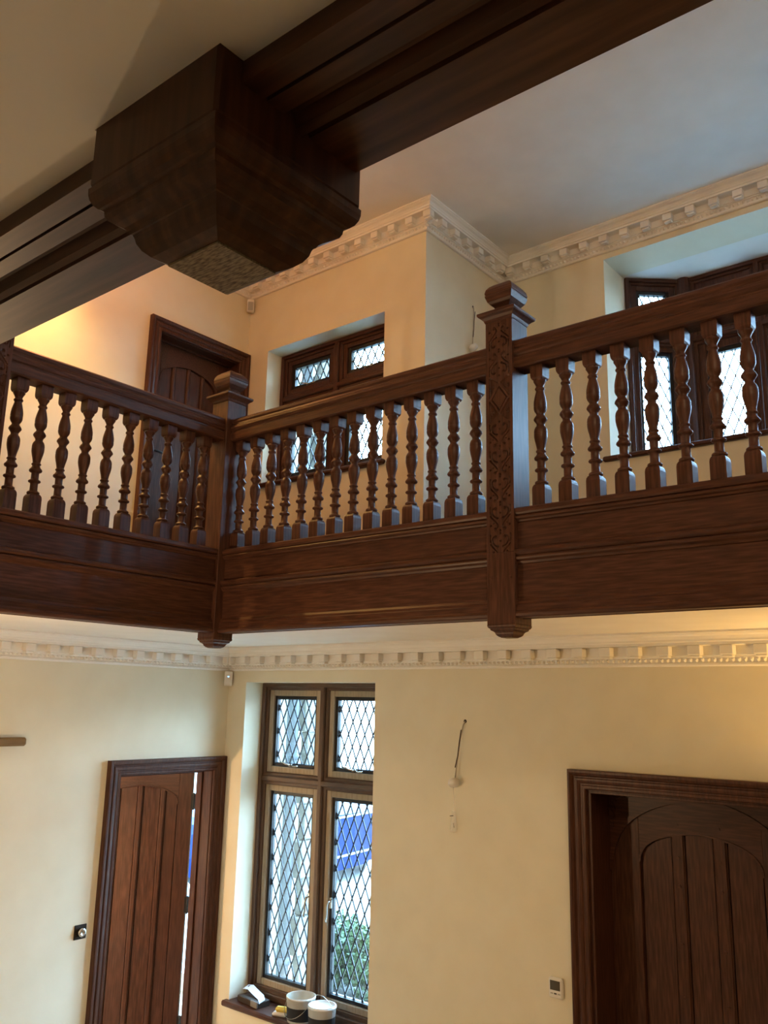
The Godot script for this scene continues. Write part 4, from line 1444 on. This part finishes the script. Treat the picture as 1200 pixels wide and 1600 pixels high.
# ------------------------------------------------------------------ outdoors
func car(label: String, at: Vector3, turn: float, paint: Material) -> void:
	var o := thing("car", label, "car", at)
	o.rotation.y = turn
	# length along local x, nose at +x
	var side := PackedVector2Array([Vector2(-2.15, 0.30), Vector2(-2.20, 0.55), Vector2(-2.16, 0.85), Vector2(-2.05, 0.96), Vector2(-1.60, 1.02), Vector2(0.80, 0.98), Vector2(1.60, 0.88), Vector2(2.05, 0.74), Vector2(2.18, 0.52), Vector2(2.14, 0.28), Vector2(1.72, 0.24), Vector2(1.66, 0.46), Vector2(1.46, 0.62), Vector2(1.20, 0.62), Vector2(1.00, 0.46), Vector2(0.94, 0.22), Vector2(-0.96, 0.22), Vector2(-1.02, 0.46), Vector2(-1.22, 0.62), Vector2(-1.48, 0.62), Vector2(-1.68, 0.46), Vector2(-1.74, 0.26)])
	var st := ms()
	prism(st, side, -0.84, 0.84)
	obj("body", st, paint, o)
	var cab := [[Vector2(-1.72, 1.0), 0.80], [Vector2(-1.25, 1.40), 0.62], [Vector2(-0.2, 1.46), 0.62], [Vector2(0.25, 1.40), 0.62], [Vector2(0.98, 0.97), 0.78]]
	st = ms()
	for i in cab.size() - 1:
		var p: Vector2 = cab[i][0]
		var q: Vector2 = cab[i + 1][0]
		var w0: float = cab[i][1]
		var w1: float = cab[i + 1][1]
		quad(st, Vector3(p.x, p.y, -w0), Vector3(p.x, p.y, w0), Vector3(q.x, q.y, w1), Vector3(q.x, q.y, -w1))
		for s in [-1.0, 1.0]:
			quad(st, Vector3(p.x, p.y, s * w0), Vector3(p.x, 0.96, s * 0.80), Vector3(q.x, 0.96, s * 0.80), Vector3(q.x, q.y, s * w1))
	obj("cabin_glass", st, M.car_glass, o)
	st = ms()
	bx(st, Vector3(-1.25, 1.395, -0.64), Vector3(0.28, 1.475, 0.64), Transform3D.IDENTITY, 0.03)
	obj("roof", st, paint, o)
	for s in [-1.0, 1.0]:
		st = ms()
		bx(st, Vector3(-2.0, 0.955, s * 0.835), Vector3(0.95, 0.985, s * 0.85))
		bx(st, Vector3(-0.9, 0.40, s * 0.838), Vector3(0.9, 0.43, s * 0.852))
		obj("side_trim", st, M.trim_bright, o)
		for x in [-1.35, 1.33]:
			var wx := Transform3D(Basis(Vector3.RIGHT, PI / 2), Vector3(x, 0.32, s * 0.76))
			st = ms()
			lathe(st, [Vector2(0.20, -0.09), Vector2(0.30, -0.09), Vector2(0.32, -0.06), Vector2(0.32, 0.06), Vector2(0.30, 0.09), Vector2(0.20, 0.09)], Vector3.ZERO, 26, true, wx)
			var w := obj("wheel", st, M.tyre, o)
			st = ms()
			for k in 5:
				var a := TAU * k / 5.0
				var xf := wx * Transform3D(Basis(Vector3.UP, a), Vector3.ZERO)
				bx(st, Vector3(0.0, -0.07, -0.03), Vector3(0.215, 0.095, 0.03), xf, 0.01)
			lathe(st, [Vector2(0.19, 0.08), Vector2(0.215, 0.095), Vector2(0.215, -0.095), Vector2(0.19, -0.08)], Vector3.ZERO, 26, true, wx)
			obj("rim", st, M.alloy, w)

func outdoors() -> void:
	var st := ms()
	bx(st, Vector3(-40, GROUND_Y - 0.2, -60), Vector3(40, GROUND_Y, 40))
	struct("ground", st, M.gravel, "pale gravel drive outside the leaded window", "ground")
	# stone quoin pier and downpipe on the wing beside the window
	var pier := thing("stone_pier", "pale stone pier of the wing outside the tall leaded window", "pier", Vector3(-0.32, GROUND_Y, -1.25))
	var k := 0
	var y := 0.0
	while y < 6.0:
		st = ms()
		var w := 0.05 if k % 2 == 0 else 0.02
		bx(st, Vector3(-0.05, y + 0.004, -0.10), Vector3(w + 0.05, y + 0.296, 0.16 if k % 2 == 0 else 0.10), Transform3D.IDENTITY, 0.008)
		obj("stone", st, M.stone, pier)
		y += 0.30
		k += 1
	var pipe := thing("downpipe", "grey downpipe beside the stone pier outside", "pipe", Vector3(-0.25, GROUND_Y, -0.96))
	st = ms()
	tube(st, [Vector3(0, 0, 0), Vector3(0, 6.0, 0)], 0.05, 14)
	obj("pipe", st, M.slate, pipe)
	for yy in [0.6, 2.2, 3.8, 5.2]:
		st = ms()
		lathe(st, [Vector2(0.05, -0.03), Vector2(0.062, -0.03), Vector2(0.062, 0.03), Vector2(0.05, 0.03)], Vector3(0, yy, 0), 14)
		obj("collar", st, M.slate, pipe)
	car("dark blue car parked on the drive beyond the hedge", Vector3(-4.75, GROUND_Y, -5.75), PI / 2 + 0.15, M.car_blue)
	car("white car parked on the drive next to the hedge", Vector3(-0.05, GROUND_Y, -5.0), PI - 0.08, M.car_white)
	# hedge: leafy clump of many small leaves on a dark core
	var rng := RandomNumberGenerator.new()
	rng.seed = 77
	var hedge := thing("hedge", "green clipped shrub just outside the tall leaded window", "shrub", Vector3(-1.0, GROUND_Y, -2.35))
	st = ms()
	var bumps := []
	for i in 9:
		bumps.append([Vector3(rng.randf_range(-0.75, 0.75), rng.randf_range(0.20, 0.36), rng.randf_range(-0.3, 0.3)), rng.randf_range(0.24, 0.32)])
	for b in bumps:
		var c: Vector3 = b[0]
		for q in 5:
			var tip: Vector3 = c + Vector3(rng.randfn(), absf(rng.randfn()), rng.randfn()).normalized() * b[1] * 0.9
			tube(st, [Vector3(c.x * 0.6, 0.0, c.z * 0.6), c * Vector3(0.9, 0.6, 0.9), tip], 0.007, 5)
	obj("stems", st, M.dark_tool, hedge).set_meta("kind", "stuff")
	st = ms()
	for b in bumps:
		for i in 1500:
			var d := Vector3(rng.randfn(), rng.randfn(), rng.randfn()).normalized()
			var c: Vector3 = b[0] + d * b[1] * rng.randf_range(0.45, 1.08)
			var u := Vector3(rng.randfn(), rng.randfn(), rng.randfn()).normalized() * 0.030
			var v := u.cross(Vector3(rng.randfn(), rng.randfn(), rng.randfn())).normalized() * 0.016
			quad(st, c - u, c + v, c + u, c - v)
	var lv := obj("leaves", st, M.leaf, hedge)
	lv.set_meta("kind", "stuff")
	# added wall at the far edge of the drive, blocks low sky light
	var gw := thing("added_garden_wall", "added pale garden wall beyond the cars that blocks low sky light", "garden wall", Vector3(-12.0, GROUND_Y, -17.0))
	st = ms()
	bx(st, Vector3(-14.0, 0.0, -0.25), Vector3(16.0, 3.2, 0.0))
	obj("wall_face", st, M.render_white, gw)
	st = ms()
	bx(st, Vector3(-14.05, 3.2, -0.31), Vector3(16.05, 3.32, 0.06), Transform3D.IDENTITY, 0.03)
	obj("coping", st, M.stone, gw)
